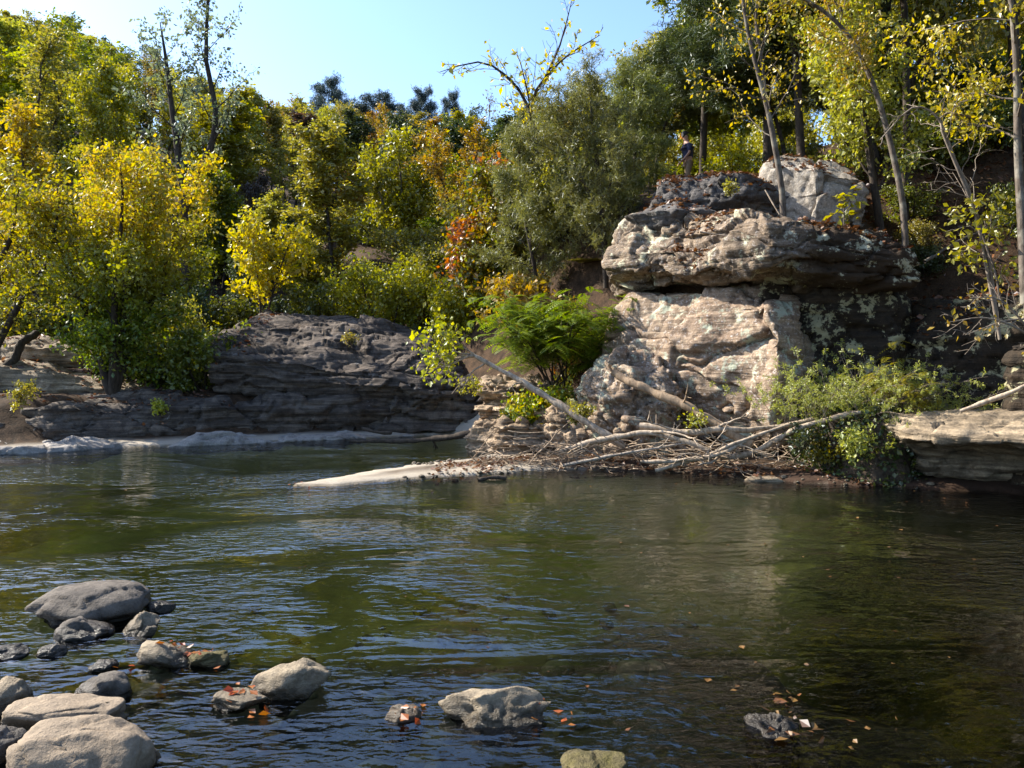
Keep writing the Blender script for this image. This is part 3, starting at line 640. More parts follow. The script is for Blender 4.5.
def grow(rng, trunks, nb=14, f0=.25, ang=45, Ln=2., shape='round', sub=6, subL=.5, sub2=0, wob=.13, trop=.05, br=.35, tk=8, woods=True, minr=.004):
    """trunks: [(path Nx3, r_base, r_top)]; returns Wood and the leaf-bearing twig paths with weights"""
    W = Wood(); tw = []; sh = SHAPES[shape]
    for P, r0, r1 in trunks:
        n = len(P); W.tube(P, np.linspace(1, 0, n)**.8*(r0-r1)+r1, tk); az = rng.uniform(0, 6.28)
        for k in range(nb):
            t = f0+(1-f0)*(k+rng.random()*.9)/nb; p, T = interp(P, min(t, .995)); az += 2.4+rng.normal(0, .35)
            e = np.cross(T, [math.cos(az), math.sin(az), .1]); e = norm(e); a = R(ang)*(1-.35*t)*rng.uniform(.8, 1.2)
            d = T*math.cos(a)+e*math.sin(a); l = Ln*sh((t-f0)/(1-f0))*rng.uniform(.7, 1.2)
            rr = max(minr*1.5, (r0+(r1-r0)*t)*br)
            B = limb(rng, p, d, l, 6, wob, trop); W.tube(B, np.linspace(rr, minr, 7), 5); tw.append((B[3:], .5*l))
            for j in range(sub):
                t2 = .22+.78*(j+rng.random())/sub; q, T2 = interp(B, min(t2, .99)); e2 = norm(rng.normal(0, 1, 3)+np.array([0, 0, .25])); e2 = norm(e2-T2*(e2@T2))
                d2 = T2*.65+e2*.8; l2 = l*subL*(1.15-.6*t2)*rng.uniform(.7, 1.25)
                S = limb(rng, q, d2, l2, 4, wob*1.2, trop)
                if woods: W.tube(S, np.linspace(max(minr, rr*.4), minr*.7, 5), 4)
                tw.append((S, l2))
                for i in range(sub2):
                    t3 = .3+.7*(i+rng.random())/sub2; q3, T3 = interp(S, min(t3, .99)); e3 = norm(rng.normal(0, 1, 3)); d3 = T3*.6+e3*.8
                    S3 = limb(rng, q3, d3, l2*.5*rng.uniform(.6, 1.2), 3, wob, trop)
                    if woods: W.tube(S3, np.linspace(minr*.9, minr*.6, 4), 3)
                    tw.append((S3, l2*.5))
    return W, tw
def twig_points(rng, tw, n, sig):
    w_ = np.array([x[1] for x in tw]); w_ = w_/w_.sum(); pick = rng.choice(len(tw), n, p=w_)
    pts = np.empty((n, 3)); t = rng.random(n)
    K = max(len(x[0]) for x in tw); A = np.array([np.vstack([x[0], np.repeat(x[0][-1:], K-len(x[0]), 0)]) for x in tw]); ln = np.array([len(x[0]) for x in tw])
    u = t*(ln[pick]-1); i = np.minimum(u.astype(int), ln[pick]-2); f = (u-i)[:, None]
    pts = A[pick, i]*(1-f)+A[pick, i+1]*f
    return pts+rng.normal(0, 1, (n, 3))*np.asarray(sig)
def leaves(rng, pts, size, aspect=.6, droop=.3, var=.35, flat=.0):
    """one folded leaf-shaped quad per point"""
    n = len(pts); a = rng.normal(0, 1, (n, 3)); a[:, 2] = a[:, 2]*(1-flat)-droop; a /= np.linalg.norm(a, axis=1)[:, None]
    b = rng.normal(0, 1, (n, 3)); b[:, 2] *= (1-flat); b -= a*(a*b).sum(1)[:, None]; b /= np.linalg.norm(b, axis=1)[:, None]+1e-9
    c = np.cross(a, b); l = size*np.clip(rng.normal(1, var, n), .45, 1.9)[:, None]; w_ = l*aspect*.5
    V = np.stack([pts, pts+a*l*.45+b*w_+c*l*.08, pts+a*l, pts+a*l*.45-b*w_+c*l*.08], 1).reshape(-1, 3)
    return V, np.arange(4*n).reshape(n, 4)
def needles(rng, tw, ntuft, per, ln, wid, sig):
    P = twig_points(rng, tw, ntuft, sig); P = np.repeat(P, per, 0); n = len(P)
    a = rng.normal(0, 1, (n, 3)); a[:, 2] += .35; a /= np.linalg.norm(a, axis=1)[:, None]
    b = np.cross(a, rng.normal(0, 1, (n, 3))); b /= np.linalg.norm(b, axis=1)[:, None]+1e-9
    l = ln*rng.uniform(.6, 1.3, n)[:, None]
    V = np.stack([P-b*wid*.5, P+b*wid*.5, P+a*l+b*wid*.25, P+a*l-b*wid*.25], 1).reshape(-1, 3)
    return V, np.arange(4*n).reshape(n, 4)
def fronds(rng, roots, nl=11, ln=.45, lw=.10, lh=.022, droop=.5, up=.5):
    """feathery compound leaves: roots Nx3 -> paired leaflets along an arching midrib"""
    n = len(roots); az = rng.uniform(0, 6.283, n); el = rng.uniform(-.1, .9, n)*up
    d = np.stack([np.cos(az)*np.cos(el), np.sin(az)*np.cos(el), np.sin(el)], -1); L_ = ln*rng.uniform(.6, 1.25, n)
    side = np.stack([-np.sin(az), np.cos(az), np.zeros(n)], -1); out = []
    for k in range(nl):
        t = (k+.8)/nl
        c = roots+d*(L_*t)[:, None]; c[:, 2] -= droop*L_*t*t; f = d.copy(); f[:, 2] -= 2*droop*t; f /= np.linalg.norm(f, axis=1)[:, None]
        wl = lw*math.sin(math.pi*(.12+.83*t))
        for s in (-1, 1):
            o = side*s+f*.35; o[:, 2] -= .15; e = f*lh
            o = o*wl*(L_/ln)[:, None]
            out.append(np.stack([c, c+o*.5+e, c+o, c+o*.5-e], 1))
    V = np.stack(out, 1).reshape(-1, 3); return V, np.arange(len(V)).reshape(-1, 4)
def join(*vq):
    V, Q, o = [], [], 0
    for v, q in vq: V.append(v); Q.append(q+o); o += len(v)
    return np.vstack(V), np.vstack(Q)

DARKBARK = barkmat('dark_bark', (.030, .023, .018), (.075, .058, .044))
GREYBARK = barkmat('grey_bark', (.06, .048, .038), (.155, .125, .10), lichen=(.22, .20, .16))
PALEBARK = barkmat('pale_bark', (.13, .10, .075), (.28, .23, .18))
TANBARK = barkmat('driftwood', (.20, .15, .105), (.46, .37, .28))
LM = {
 'gold': leafmat('golden_leaves', [(.50, .30, .015), (.42, .29, .02), (.34, .27, .02), (.24, .24, .02)], low=[(.10, .15, .014), (.16, .20, .016), (.26, .25, .02)], zr=(1.6, 4.4)),
 'yellow': leafmat('yellow_leaves', [(.46, .31, .03), (.40, .30, .04), (.30, .27, .035)]),
 'olive': leafmat('olive_leaves', [(.23, .22, .045), (.32, .28, .06), (.19, .20, .04), (.38, .31, .07)]),
 'lime': leafmat('lime_leaves', [(.30, .285, .03), (.235, .24, .025), (.42, .36, .035)]),
 'green': leafmat('green_leaves', [(.10, .13, .018), (.15, .18, .022), (.21, .21, .026)]),
 'dark': leafmat('dark_green_leaves', [(.035, .052, .014), (.06, .08, .02), (.085, .095, .025)], transl=.35),
 'orange': leafmat('orange_leaves', [(.32, .16, .035), (.25, .15, .03), (.20, .15, .03), (.33, .20, .04)]),
 'rust': leafmat('rust_leaves', [(.17, .11, .035), (.21, .14, .04), (.14, .12, .03), (.20, .17, .04)]),
 'maroon': leafmat('maroon_leaves', [(.055, .03, .02), (.08, .045, .025), (.06, .05, .022)]),
 'pine': leafmat('pine_needles', [(.045, .065, .022), (.07, .095, .028), (.11, .12, .034)], transl=.2),
 'farpine': leafmat('blue_pine_needles', [(.035, .055, .055), (.05, .07, .065), (.055, .075, .05)], transl=.25),
 'cedar': leafmat('cedar_needles', [(.16, .165, .05), (.22, .21, .06), (.11, .125, .035)], transl=.4),
 'silver': leafmat('silvery_green_leaves', [(.16, .20, .10), (.22, .26, .15), (.11, .15, .06)]),
 'bright': leafmat('bright_green_leaflets', [(.10, .17, .016), (.15, .22, .022), (.22, .26, .03)], transl=.5),
 'mix': leafmat('mixed_autumn_leaves', [(.42, .27, .02), (.30, .26, .02), (.18, .21, .02), (.12, .17, .018)], patch=(.42, .16, .02)),
 'wisp': leafmat('wispy_leaves', [(.28, .29, .055), (.38, .36, .09), (.18, .20, .04)], transl=.45),
 'ivy': leafmat('ivy_leaves', [(.025, .05, .014), (.04, .07, .02), (.09, .11, .02), (.03, .04, .015)], transl=.25, spec=.045),
 'dead': leafmat('fallen_leaf', [(.17, .075, .03), (.10, .045, .022), (.24, .13, .06), (.07, .035, .02)], transl=.2),
 'wetleaf': leafmat('wet_fallen_leaf', [(.12, .05, .02), (.07, .032, .016), (.17, .095, .035), (.05, .025, .015)], transl=.1),
 'red': leafmat('red_leaf', [(.40, .10, .03), (.34, .15, .05), (.42, .20, .06)], transl=.3),
}
def plant(name, base, W, leafVQ, bark, lm, label, cat, group=None, crown='crown', wood='trunk'):
    th = thing(name, base, label, cat, group); b = np.asarray(base, float)
    if W is not None:
        me = W.mesh(wood); 
        co = np.empty(len(me.vertices)*3, np.float32); me.vertices.foreach_get('co', co); co = (co.reshape(-1, 3)-b).astype(np.float32); me.vertices.foreach_set('co', co.ravel()); me.update()
        obj(wood, me, bark, th)
    if leafVQ is not None: obj(crown, mesh(crown, leafVQ[0]-b, [leafVQ[1]], smooth=False), lm, th)
    return th
def copy_plant(src, name, base, scale, rz, label, cat, group, lm=None):
    r = bpy.data.objects.new(name, None); C.objects.link(r); r.location = [float(v) for v in base]; r.scale = scale; r.rotation_euler = (0, 0, rz); r.empty_display_size = .2
    tag(r, label, cat, group)
    for ch in src.children:
        c = ch.copy(); C.objects.link(c); c.parent = r
        if lm and not ch.name.startswith('trunk'): use_mat(c, lm)
    return r
# ================================================================ hero plants (placed where they stand)
def z_of(py, Y): return CAMZ-(py-HY)/F*Y
def hero(seed, name, px, pyb, Y, pyt, trunk_px, r0, bark, lm, label, cat='tree', nleaf=9000, size=.09, sig=.10, group=None, kind='leaf', stems=1, spread=.25, base=None, r1=.012, aspect=.6, droop=.3, tw_extra=None, flat=0., **kw):
    """trunk_px: [(px, py)...] of the leading trunk from its base upwards"""
    rng = np.random.default_rng(seed)
    b = at(px, pyb, Y) if base is None else np.asarray(base, float)
    g = gz(b[0], b[1]); b[2] = max(min(b[2], g), b[2]-.4) if base is None else b[2]
    tr = []
    if trunk_px:
        for path in (trunk_px if isinstance(trunk_px[0], list) else [trunk_px]):
            pts = [b-np.array([0, 0, .15])]+[at(q[0], q[1], Y+(q[2] if len(q) > 2 else 0)) for q in path]
            tr.append((smooth_path(pts, 16), r0, r1))
    else:
        H = z_of(pyt, Y)-b[2]
        for k in range(stems):
            az = 2.4*k+rng.uniform(0, 1); d = np.array([math.cos(az)*spread, math.sin(az)*spread, 1]) if stems > 1 else np.array([rng.normal(0, .05), rng.normal(0, .05), 1])
            tr.append((limb(rng, b-np.array([0, 0, .1]), d, H*.93*(1 if k == 0 else rng.uniform(.75, 1)), 9, .06, .05), r0, r1))
    W, tw = grow(rng, tr, **kw)
    if kind == 'leaf': vq = leaves(rng, twig_points(rng, tw, nleaf, sig), size, aspect, droop, flat=flat)
    elif kind == 'needle': vq = needles(rng, tw, nleaf//6, 6, size, size*aspect, sig)
    else: vq = None
    return plant(name, b, W, vq, bark, lm, label, cat, group)

# left bank
hero(1, 'tree', 112, 388, 17.6, 138, None, .10, DARKBARK, LM['gold'], 'big bushy golden yellow tree with green lower leaves on the left bank', nleaf=42000, size=.085, sig=.12, stems=6, spread=.24, nb=16, f0=.10, ang=56, Ln=1.2, shape='round', sub=7, subL=.5)
hero(2, 'tree', 186, 290, 24, 0, [[(184, 215), (178, 150), (172, 110), (166, 60), (160, 22)], [(184, 218), (188, 190), (210, 150), (216, 110), (206, 60), (208, 0), (206, -12)]], .16, DARKBARK, LM['silver'], 'tall dark forked tree with sparse silvery leaves against the sky', nleaf=3300, size=.11, sig=.09, nb=16, f0=.42, ang=55, Ln=1.5, shape='oval', sub=5, subL=.45)
hero(3, 'tree', 36, 300, 23, 108, None, .09, DARKBARK, LM['yellow'], 'slim bright yellow tree behind the big golden tree, at its left', nleaf=9000, size=.12, sig=.12, stems=2, spread=.12, nb=13, f0=.25, ang=48, Ln=1.1, shape='round', sub=6)
hero(4, 'tree', -30, 380, 17.5, 150, [[(-20, 300), (10, 240), (20, 180)], [(0, 340), (22, 300), (48, 262), (60, 200)]], .10, DARKBARK, LM['lime'], 'leaning dark limbed tree with lime leaves at the left picture edge', nleaf=4200, size=.09, sig=.12, nb=14, f0=.25, ang=60, Ln=1.3, sub=6)
hero(5, 'bush', 205, 398, 18.9, 330, None, .03, DARKBARK, LM['green'], 'low dark green bush between the golden tree and the dark ledge', 'bush', nleaf=9000, size=.09, sig=.10, stems=7, spread=.9, nb=8, f0=.2, ang=50, Ln=.8, sub=5)
hero(6, 'bush', 150, 400, 19.3, 345, None, .03, DARKBARK, LM['dark'], 'deep shaded dark green bush under the golden tree', 'bush', nleaf=9000, size=.10, sig=.10, stems=8, spread=1.0, nb=8, f0=.15, ang=50, Ln=.9, sub=5)
hero(7, 'sapling', 262, 318, 22, 225, [[(258, 280), (248, 235)], [(275, 285), (290, 240)]], .035, DARKBARK, LM['yellow'], 'slender dark stemmed sapling with loose yellow leaves above the left end of the ledge', 'tree', nleaf=2600, size=.13, sig=.10, nb=10, f0=.3, ang=60, Ln=1.0, sub=5)
hero(8, 'bush', 385, 330, 22.5, 258, None, .035, DARKBARK, LM['lime'], 'rounded yellow green bush above the far ledge', 'bush', nleaf=13000, size=.09, sig=.11, stems=7, spread=.75, nb=10, f0=.2, ang=55, Ln=1.0, sub=6)
hero(9, 'tree', 405, 300, 27, 125, [[(404, 250), (402, 200), (398, 140)], [(408, 255), (418, 210), (436, 150)], [(402, 255), (388, 215), (368, 165)]], .085, GREYBARK, LM['lime'], 'airy pale lime tree with several thin fanning stems behind the ledge', nleaf=9500, size=.12, sig=.13, nb=13, f0=.25, ang=40, Ln=1.15, shape='oval', sub=6)
hero(10, 'bush', 320, 318, 22.5, 275, None, .02, DARKBARK, LM['green'], 'small pale green bush on the top edge of the far ledge', 'bush', nleaf=3500, size=.09, sig=.09, stems=5, spread=.7, nb=7, f0=.2, ang=50, Ln=.6, sub=4)
# centre
hero(11, 'tree', 492, 330, 20.5, 130, None, .08, DARKBARK, LM['mix'], 'mixed yellow, orange and green leaved tree between the lime tree and the cedars', nleaf=20000, size=.12, sig=.14, stems=3, spread=.16, nb=15, f0=.15, ang=55, Ln=1.25, sub=7)
hero(12, 'bush', 462, 355, 21, 290, None, .03, DARKBARK, LM['lime'], 'yellow green bush at the foot of the mixed autumn tree', 'bush', nleaf=9000, size=.10, sig=.10, stems=6, spread=.6, nb=9, f0=.2, ang=50, Ln=.75, sub=5)
hero(13, 'bush', 520, 330, 17.6, 268, None, .03, DARKBARK, LM['orange'], 'orange leaved bush peeking out behind the feathery green shrub', 'bush', nleaf=3000, size=.10, sig=.09, stems=5, spread=.6, nb=8, f0=.3, ang=50, Ln=.6, sub=4)
hero(14, 'tree', 545, 300, 19.5, 0, [[(543, 240), (540, 170), (530, 105), (520, 60)], [(543, 245), (540, 175), (531, 106), (545, 78), (560, 45), (572, 0)], [(543, 242), (539, 172), (529, 108), (505, 75), (478, 62), (440, 72)], [(543, 242), (540, 172), (532, 104), (560, 62), (600, 35)]], .065, DARKBARK, LM['yellow'], 'nearly bare dark branching tree with a few yellow leaves against the sky', nleaf=460, size=.13, sig=.06, nb=13, f0=.5, ang=45, Ln=1.3, shape='cone', sub=4, subL=.5, r1=.008, droop=.9, minr=.005)
CED = dict(kind='needle', aspect=.10, sub2=2, wob=.14)
hero(15, 'cedar', 606, 262, 16.8, 85, [[(603, 225), (598, 170), (592, 120), (590, 88)], [(603, 225), (588, 190), (566, 150), (556, 110)]], .06, DARKBARK, LM['cedar'], 'airy olive cedar with a forked trunk left of the outcrop', 'tree', nleaf=40000, size=.10, sig=.06, nb=20, f0=.12, ang=62, Ln=1.25, shape='oval', sub=6, **CED)
hero(16, 'cedar', 630, 220, 17.5, 40, None, .055, DARKBARK, LM['cedar'], 'slim airy olive cedar directly left of the standing person', 'tree', nleaf=28000, size=.10, sig=.07, nb=22, f0=.1, ang=60, Ln=.8, shape='oval', sub=6, **CED)
hero(17, 'cedar', 540, 330, 18.5, 125, None, .055, DARKBARK, LM['cedar'], 'dense olive cedar standing behind the bright feathery shrub', 'tree', nleaf=24000, size=.10, sig=.07, nb=22, f0=.15, ang=60, Ln=1.15, shape='oval', sub=6, **CED)
# on the outcrop
hero(20, 'tree', 784, 214, 13.2, 0, [[(782, 190), (772, 130), (764, 95), (752, 50), (744, 10), (738, -40), (730, -90)], [(782, 192), (772, 132), (765, 96), (762, 60), (756, 20), (760, -40)]], .056, GREYBARK, LM['yellow'], 'thin grey leaning trunk rising in front of the pale boulder', nleaf=950, size=.062, sig=.10, nb=10, f0=.35, ang=55, Ln=1.2, shape='cone', sub=4, r1=.012, droop=.8)
hero(21, 'tree', 906, 228, 13.2, 0, [[(903, 205), (892, 150), (880, 105), (868, 72), (848, 35), (822, 10), (790, -8), (750, -25)]], .058, GREYBARK, LM['yellow'], 'curved grey trunk arching left from the leaf covered slope', nleaf=1900, size=.060, sig=.12, nb=10, f0=.45, ang=60, Ln=1.1, shape='cone', sub=4, r1=.016, droop=.8)
hero(22, 'pine', 768, 200, 17.5, -60, [[(768, 150), (767, 90), (764, 30), (762, -40), (760, -120)]], .13, DARKBARK, LM['pine'], 'dark straight pine trunk directly behind the pale boulder', 'tree', nleaf=40000, size=.14, sig=.08, nb=20, f0=.30, ang=80, Ln=1.7, shape='cone', sub=6, **CED)
hero(23, 'pine', 849, 190, 18.5, -40, [[(849, 120), (848, 60), (846, 0), (844, -90)]], .10, DARKBARK, LM['pine'], 'dark straight trunk between the thin leaning trunk and the curved trunk', 'tree', nleaf=36000, size=.14, sig=.08, nb=20, f0=.25, ang=80, Ln=1.5, shape='cone', sub=6, **CED)
hero(24, 'tree', 1026, 262, 10.6, -60, [[(1022, 220), (1018, 150), (1016, 60), (1008, -30), (1000, -140)]], .07, GREYBARK, LM['yellow'], 'pale trunk at the right picture edge with yellow leaves hanging in front of the wood', nleaf=6500, size=.065, sig=.11, nb=20, f0=.32, ang=70, Ln=1.55, shape='column', sub=6, droop=.8, trop=-.02)
hero(25, 'dead_tree', 1000, 300, 11.2, 80, [[(975, 210), (955, 160), (938, 118), (912, 108), (880, 140)], [(985, 240), (960, 175), (940, 118), (975, 118), (1030, 138)]], .024, PALEBARK, None, 'bleached leafless tree with thin drooping branches over the dark leaf slope', 'dead tree', kind='none', nb=11, f0=.35, ang=50, Ln=.9, shape='cone', sub=4, subL=.5, r1=.008, trop=-.05, wob=.2, minr=.004)
hero(26, 'sapling', 848, 214, 12.6, 190, None, .008, GREYBARK, LM['lime'], 'tiny lime leaved sapling in front of the pale boulder', 'plant', nleaf=60, size=.13, sig=.05, nb=6, f0=.4, ang=60, Ln=.22, sub=2, base=at(845, 232, 12.5), flat=.6)
hero(27, 'sapling', 1000, 270, 11.0, 190, None, .015, GREYBARK, LM['lime'], 'young leafy sapling low at the right edge below the pale trunk', 'plant', nleaf=380, size=.09, sig=.08, nb=9, f0=.2, ang=60, Ln=.5, sub=4)
hero(28, 'dead_shrub', 1050, 345, 9.4, 280, [[(1020, 330), (985, 318), (950, 322)], [(1030, 330), (1000, 300), (970, 298)], [(1040, 325), (1010, 320), (965, 335)]], .018, PALEBARK, LM['yellow'], 'bare pale twigs reaching left over the buff ledge', 'dead shrub', nleaf=70, size=.07, sig=.05, nb=8, f0=.2, ang=45, Ln=.4, sub=3, r1=.004, minr=.003, base=at(1060, 350, 9.6))
# shrubs by the logs
rng = np.random.default_rng(41)
b = np.array([.85, 15.4, .9]); b[2] = max(gz(b[0], b[1]), 1.2); tr = []
for k in range(13):
    az = rng.uniform(2.0, 6.0); tr.append((limb(rng, b+rng.normal(0, .15, 3)*[1, 1, 0], [math.cos(az)*.75, math.sin(az)*.55, 1], rng.uniform(1.2, 2.1), 7, .1, -.02), .018, .006))
W, tw = grow(rng, tr, nb=9, f0=.25, ang=55, Ln=.6, sub=3, subL=.5, minr=.003)
plant('shrub', b, W, join(fronds(rng, twig_points(rng, tw, 1100, .06), nl=12, ln=.40, lw=.12, lh=.016)), DARKBARK, LM['bright'], 'bright green feathery leaved shrub draping beside the big tan boulder', 'shrub')
rng = np.random.default_rng(42)
b = np.array([.55, 14.9, .7]); b[2] = gz(b[0], b[1]); tr = [(limb(rng, b+rng.normal(0, .25, 3)*[1, .6, 0], [rng.normal(0, .5), -.3, 1], rng.uniform(.6, 1.2), 6, .1, 0), .012, .005) for k in range(10)]
W, tw = grow(rng, tr, nb=7, f0=.1, ang=55, Ln=.4, sub=3, minr=.003)
plant('bush', b, W, leaves(rng, twig_points(rng, tw, 6500, .09), .085, .65, .3), DARKBARK, LM['mix'], 'low leafy bush of yellow, orange and green leaves under the feathery shrub', 'bush')
# wispy bush on the shaded bank
rng = np.random.default_rng(43)
b = np.array([5.12, 11.75, .72]); tr = []
for k in range(120):
    az = rng.uniform(0, 6.28); s0 = b+np.array([rng.normal(0, .50), rng.normal(0, .2), rng.normal(0, .06)])
    tr.append((limb(rng, s0, [math.cos(az)*.75+.12, math.sin(az)*.45-.1, 1], rng.uniform(.6, 1.45), 9, .09, -.09), .004, .0015))
W, tw = grow(rng, tr, nb=9, f0=.15, ang=60, Ln=.22, sub=0, minr=.0015, trop=-.03)
plant('bush', b, W, leaves(rng, twig_points(rng, tw, 30000, .012), .036, .30, .4), PALEBARK, LM['wisp'], 'wispy pale green bush of fine arching stems in front of the dark rock wall', 'bush')
rng = np.random.default_rng(44)
b = np.array([5.55, 11.5, .9]); tr = [(limb(rng, b, [rng.normal(.35, .4), rng.normal(-.2, .3), .9], rng.uniform(.5, 1.05), 8, .07, -.08), .006, .002) for k in range(14)]
W, tw = grow(rng, tr, nb=4, f0=.3, ang=50, Ln=.2, sub=0, minr=.002)
plant('fern', b, W, fronds(rng, twig_points(rng, tw, 150, .03), nl=9, ln=.24, lw=.06, lh=.010), DARKBARK, LM['lime'], 'yellow green fern fronds sprouting right of the wispy bush', 'fern', wood='stem', crown='frond')
# ivy bank
p = np.array([(4.2, 12.6), (4.3, 11.55), (4.8, 11.15), (5.35, 10.8), (5.65, 11.2), (5.5, 12.4)]); c = p.mean(0)
V, Q = loft([(-.1, p), (.3, c+(p-c)*.95), (.65, c+(p-c)*.82), (.85, c+(p-c)*.6)], nu=150, dv=.05); V = weather(V, Q, 47, big=.18, mid=.1, fine=.03, strata=0, crack=0)
th = thing('ivy', (c[0], c[1], 0), 'mound of glossy dark ivy on the bank beside the buff ledge', 'ivy')
M_soil = rockmat('bank_soil', (.06, .042, .028), (.10, .07, .045), (.02, .015, .01), strata=.2)
obj('soil', mesh('soil', V-[c[0], c[1], 0], [Q]), M_soil, th)
rng = np.random.default_rng(48); n = vnormals(V, Q); k = rng.choice(len(V), 6500); k = k[(n[k][:, 1] < .3)]
pp = V[k]+n[k]*rng.uniform(.01, .12, len(k))[:, None]+rng.normal(0, .05, (len(k), 3))
vq = leaves(rng, pp-[c[0], c[1], 0], .055, .85, .2); obj('foliage', mesh('foliage', vq[0], [vq[1]], False), LM['ivy'], th)
rng = np.random.default_rng(49)
for k, (px, py, Y, h, n_, lm, lab) in enumerate([(828, 470, 11.3, .5, 900, 'lime', 'yellow green weed growing at the left foot of the ivy mound'), (700, 430, 12.0, .3, 200, 'lime', 'small sprig of lime leaves among the driftwood below the big boulder'),
                                            (575, 425, 13.0, .35, 900, 'olive', 'mossy olive tuft beside the fallen pale log'), (470, 395, 15.0, .35, 300, 'lime', 'lime sprig by the tip of the pale fallen log'),
                                            (160, 415, 16.6, .3, 500, 'lime', 'small lime green plant growing on the far rock shelf'), (20, 405, 15.8, .45, 900, 'olive', 'olive weeds at the left end of the far shelf'), (350, 345, 18.9, .3, 350, 'olive', 'small weed in a crack of the far ledge'),
                                            (730, 196, 13.6, .22, 260, 'olive', 'tuft of dry weeds on the leaf covered terrace'), (858, 462, 10.95, .5, 800, 'wisp', 'pale yellow green weed hanging over the front of the ivy mound'), (800, 452, 11.4, .4, 500, 'dark', 'dark leafy weed behind the end of the pale twisted root')]):
    b = at(px, py, Y)
    tr = [(limb(rng, b, [rng.normal(0, .45), rng.normal(0, .45), 1], h*rng.uniform(.6, 1.1), 5, .1, -.03), .005, .002) for _ in range(9)]
    W, tw = grow(rng, tr, nb=5, f0=.1, ang=55, Ln=h*.4, sub=0, minr=.002)
    plant('weed', b, W, leaves(rng, twig_points(rng, tw, n_, .03), .05, .6, .2), DARKBARK, LM[lm], lab, 'plant', crown='leaves', wood='stem')

# ================================================================ the wood: a few kinds of tree, copied with their parts
def proto(seed, H, lm, kind='leaf', nleaf=5200, size=.2, sig=.22, stems=1, spread=.2, r0=.085, bark=DARKBARK, name='trunk', aspect=.62, **kw):
    rng = np.random.default_rng(seed); tr = []
    for k in range(stems):
        az = 2.4*k+rng.uniform(0, 1); d = np.array([math.cos(az)*spread, math.sin(az)*spread, 1]) if stems > 1 else np.array([rng.normal(0, .04), rng.normal(0, .04), 1])
        tr.append((limb(rng, np.array([0, 0, -.3]), d, H*(.95 if k == 0 else rng.uniform(.8, 1)), 9, .05, .04), r0, .02))
    W, tw = grow(rng, tr, woods=False, minr=.012, tk=7, **kw)
    if kind == 'leaf': vq = leaves(rng, twig_points(rng, tw, nleaf, sig), size, aspect, .2)
    else: vq = needles(rng, tw, nleaf//6, 6, size, size*aspect, sig)
    return W.mesh('trunk'), mesh('crown', vq[0], [vq[1]], False), bark
PROTO = {
 'broad': [proto(500+k, 8, None, nb=20, f0=.2, ang=52, Ln=2.5, shape='round', sub=7, subL=.45, nleaf=11000, size=.155, sig=.13) for k in range(3)],
 'tall': [proto(510+k, 10, None, nb=24, f0=.22, ang=38, Ln=2.0, shape='oval', sub=7, subL=.42, nleaf=10000, size=.155, sig=.12, trop=.09) for k in range(3)],
 'nearbroad': [proto(560+k, 8, None, nb=22, f0=.3, ang=52, Ln=2.4, shape='round', sub=8, subL=.42, sub2=2, nleaf=30000, size=.075, sig=.10) for k in range(2)],
 'neartall': [proto(570+k, 10, None, nb=26, f0=.3, ang=42, Ln=2.0, shape='oval', sub=8, subL=.42, sub2=2, nleaf=28000, size=.075, sig=.09, trop=.07) for k in range(2)],
 'airy': [proto(520+k, 9, None, nb=16, f0=.3, ang=48, Ln=1.9, shape='vase', sub=6, subL=.45, nleaf=6500, size=.15, sig=.11, stems=2, spread=.18) for k in range(2)],
 'pine': [proto(530+k, 11, None, 'needle', nb=24, f0=.40, ang=82, Ln=2.1, shape='oval', sub=8, subL=.5, nleaf=42000, size=.22, sig=.17, aspect=.11, trop=.02) for k in range(3)],
 'bush': [proto(540+k, 2.4, None, nb=9, f0=.1, ang=55, Ln=1.3, shape='round', sub=5, subL=.5, nleaf=5000, size=.13, sig=.14, stems=5, spread=.6, r0=.04) for k in range(3)],
 'bare': [proto(550, 9, None, nb=20, f0=.3, ang=40, Ln=1.8, shape='oval', sub=6, subL=.5, nleaf=500, size=.16, r0=.09)],
}
SKY_X = [-60, 0, 60, 130, 180, 250, 300, 350, 400, 470, 500, 560, 620, 660, 690, 720, 760]; SKY_Y = [0, 4, 14, 42, 62, 98, 100, 100, 105, 108, 112, 95, 62, 20, -40, -160, -400]
def under_skyline(x, y, H):
    """keeps a tree of the wood from standing above the ridge line of the valley"""
    px = 512+F*x/y; return min(H, z_of(float(np.interp(px, SKY_X, SKY_Y)), y)-gz(x, y))
prng = np.random.default_rng(77)
def put(kind, x, y, H, wid, lm, label, group=None, cat=None, z=None, name=None):
    """one tree of the wood: an Empty at its foot with its trunk and its crown"""
    if kind in ('broad', 'tall') and y < 22 and 'near'+kind in PROTO: kind = 'near'+kind
    k = int(prng.integers(len(PROTO[kind]))); tm, cm, bark = PROTO[kind][k]
    h0 = {'nearbroad': 9.0, 'neartall': 11.0, 'broad': 9.0, 'tall': 11.0, 'airy': 10.0, 'pine': 11.8, 'bush': 2.9, 'bare': 10}[kind]; w0 = {'nearbroad': 6.0, 'neartall': 4.4, 'broad': 6.2, 'tall': 4.4, 'airy': 5.0, 'pine': 4.6, 'bush': 3.6, 'bare': 4}[kind]
    th = thing(name or {'pine': 'pine_tree', 'bush': 'bush', 'bare': 'bare_tree'}.get(kind, 'tree'), (x, y, gz(x, y) if z is None else z), label, cat or ('bush' if kind == 'bush' else 'tree'), group)
    s = H/h0; sw = (wid/w0) if wid else s; th.scale = (sw, sw, s); th.rotation_euler = (0, 0, prng.uniform(0, 6.28))
    obj('trunk', tm, bark, th); c = obj('crown', cm, LM[lm], th); use_mat(c, LM[lm]); return th
def put_px(kind, px, pyt, Y, wpx, lm, label, **kw):
    x = (px-512)/F*Y; g = gz(x, Y); return put(kind, x, Y, z_of(pyt, Y)-g, wpx/F*Y, lm, label, **kw)
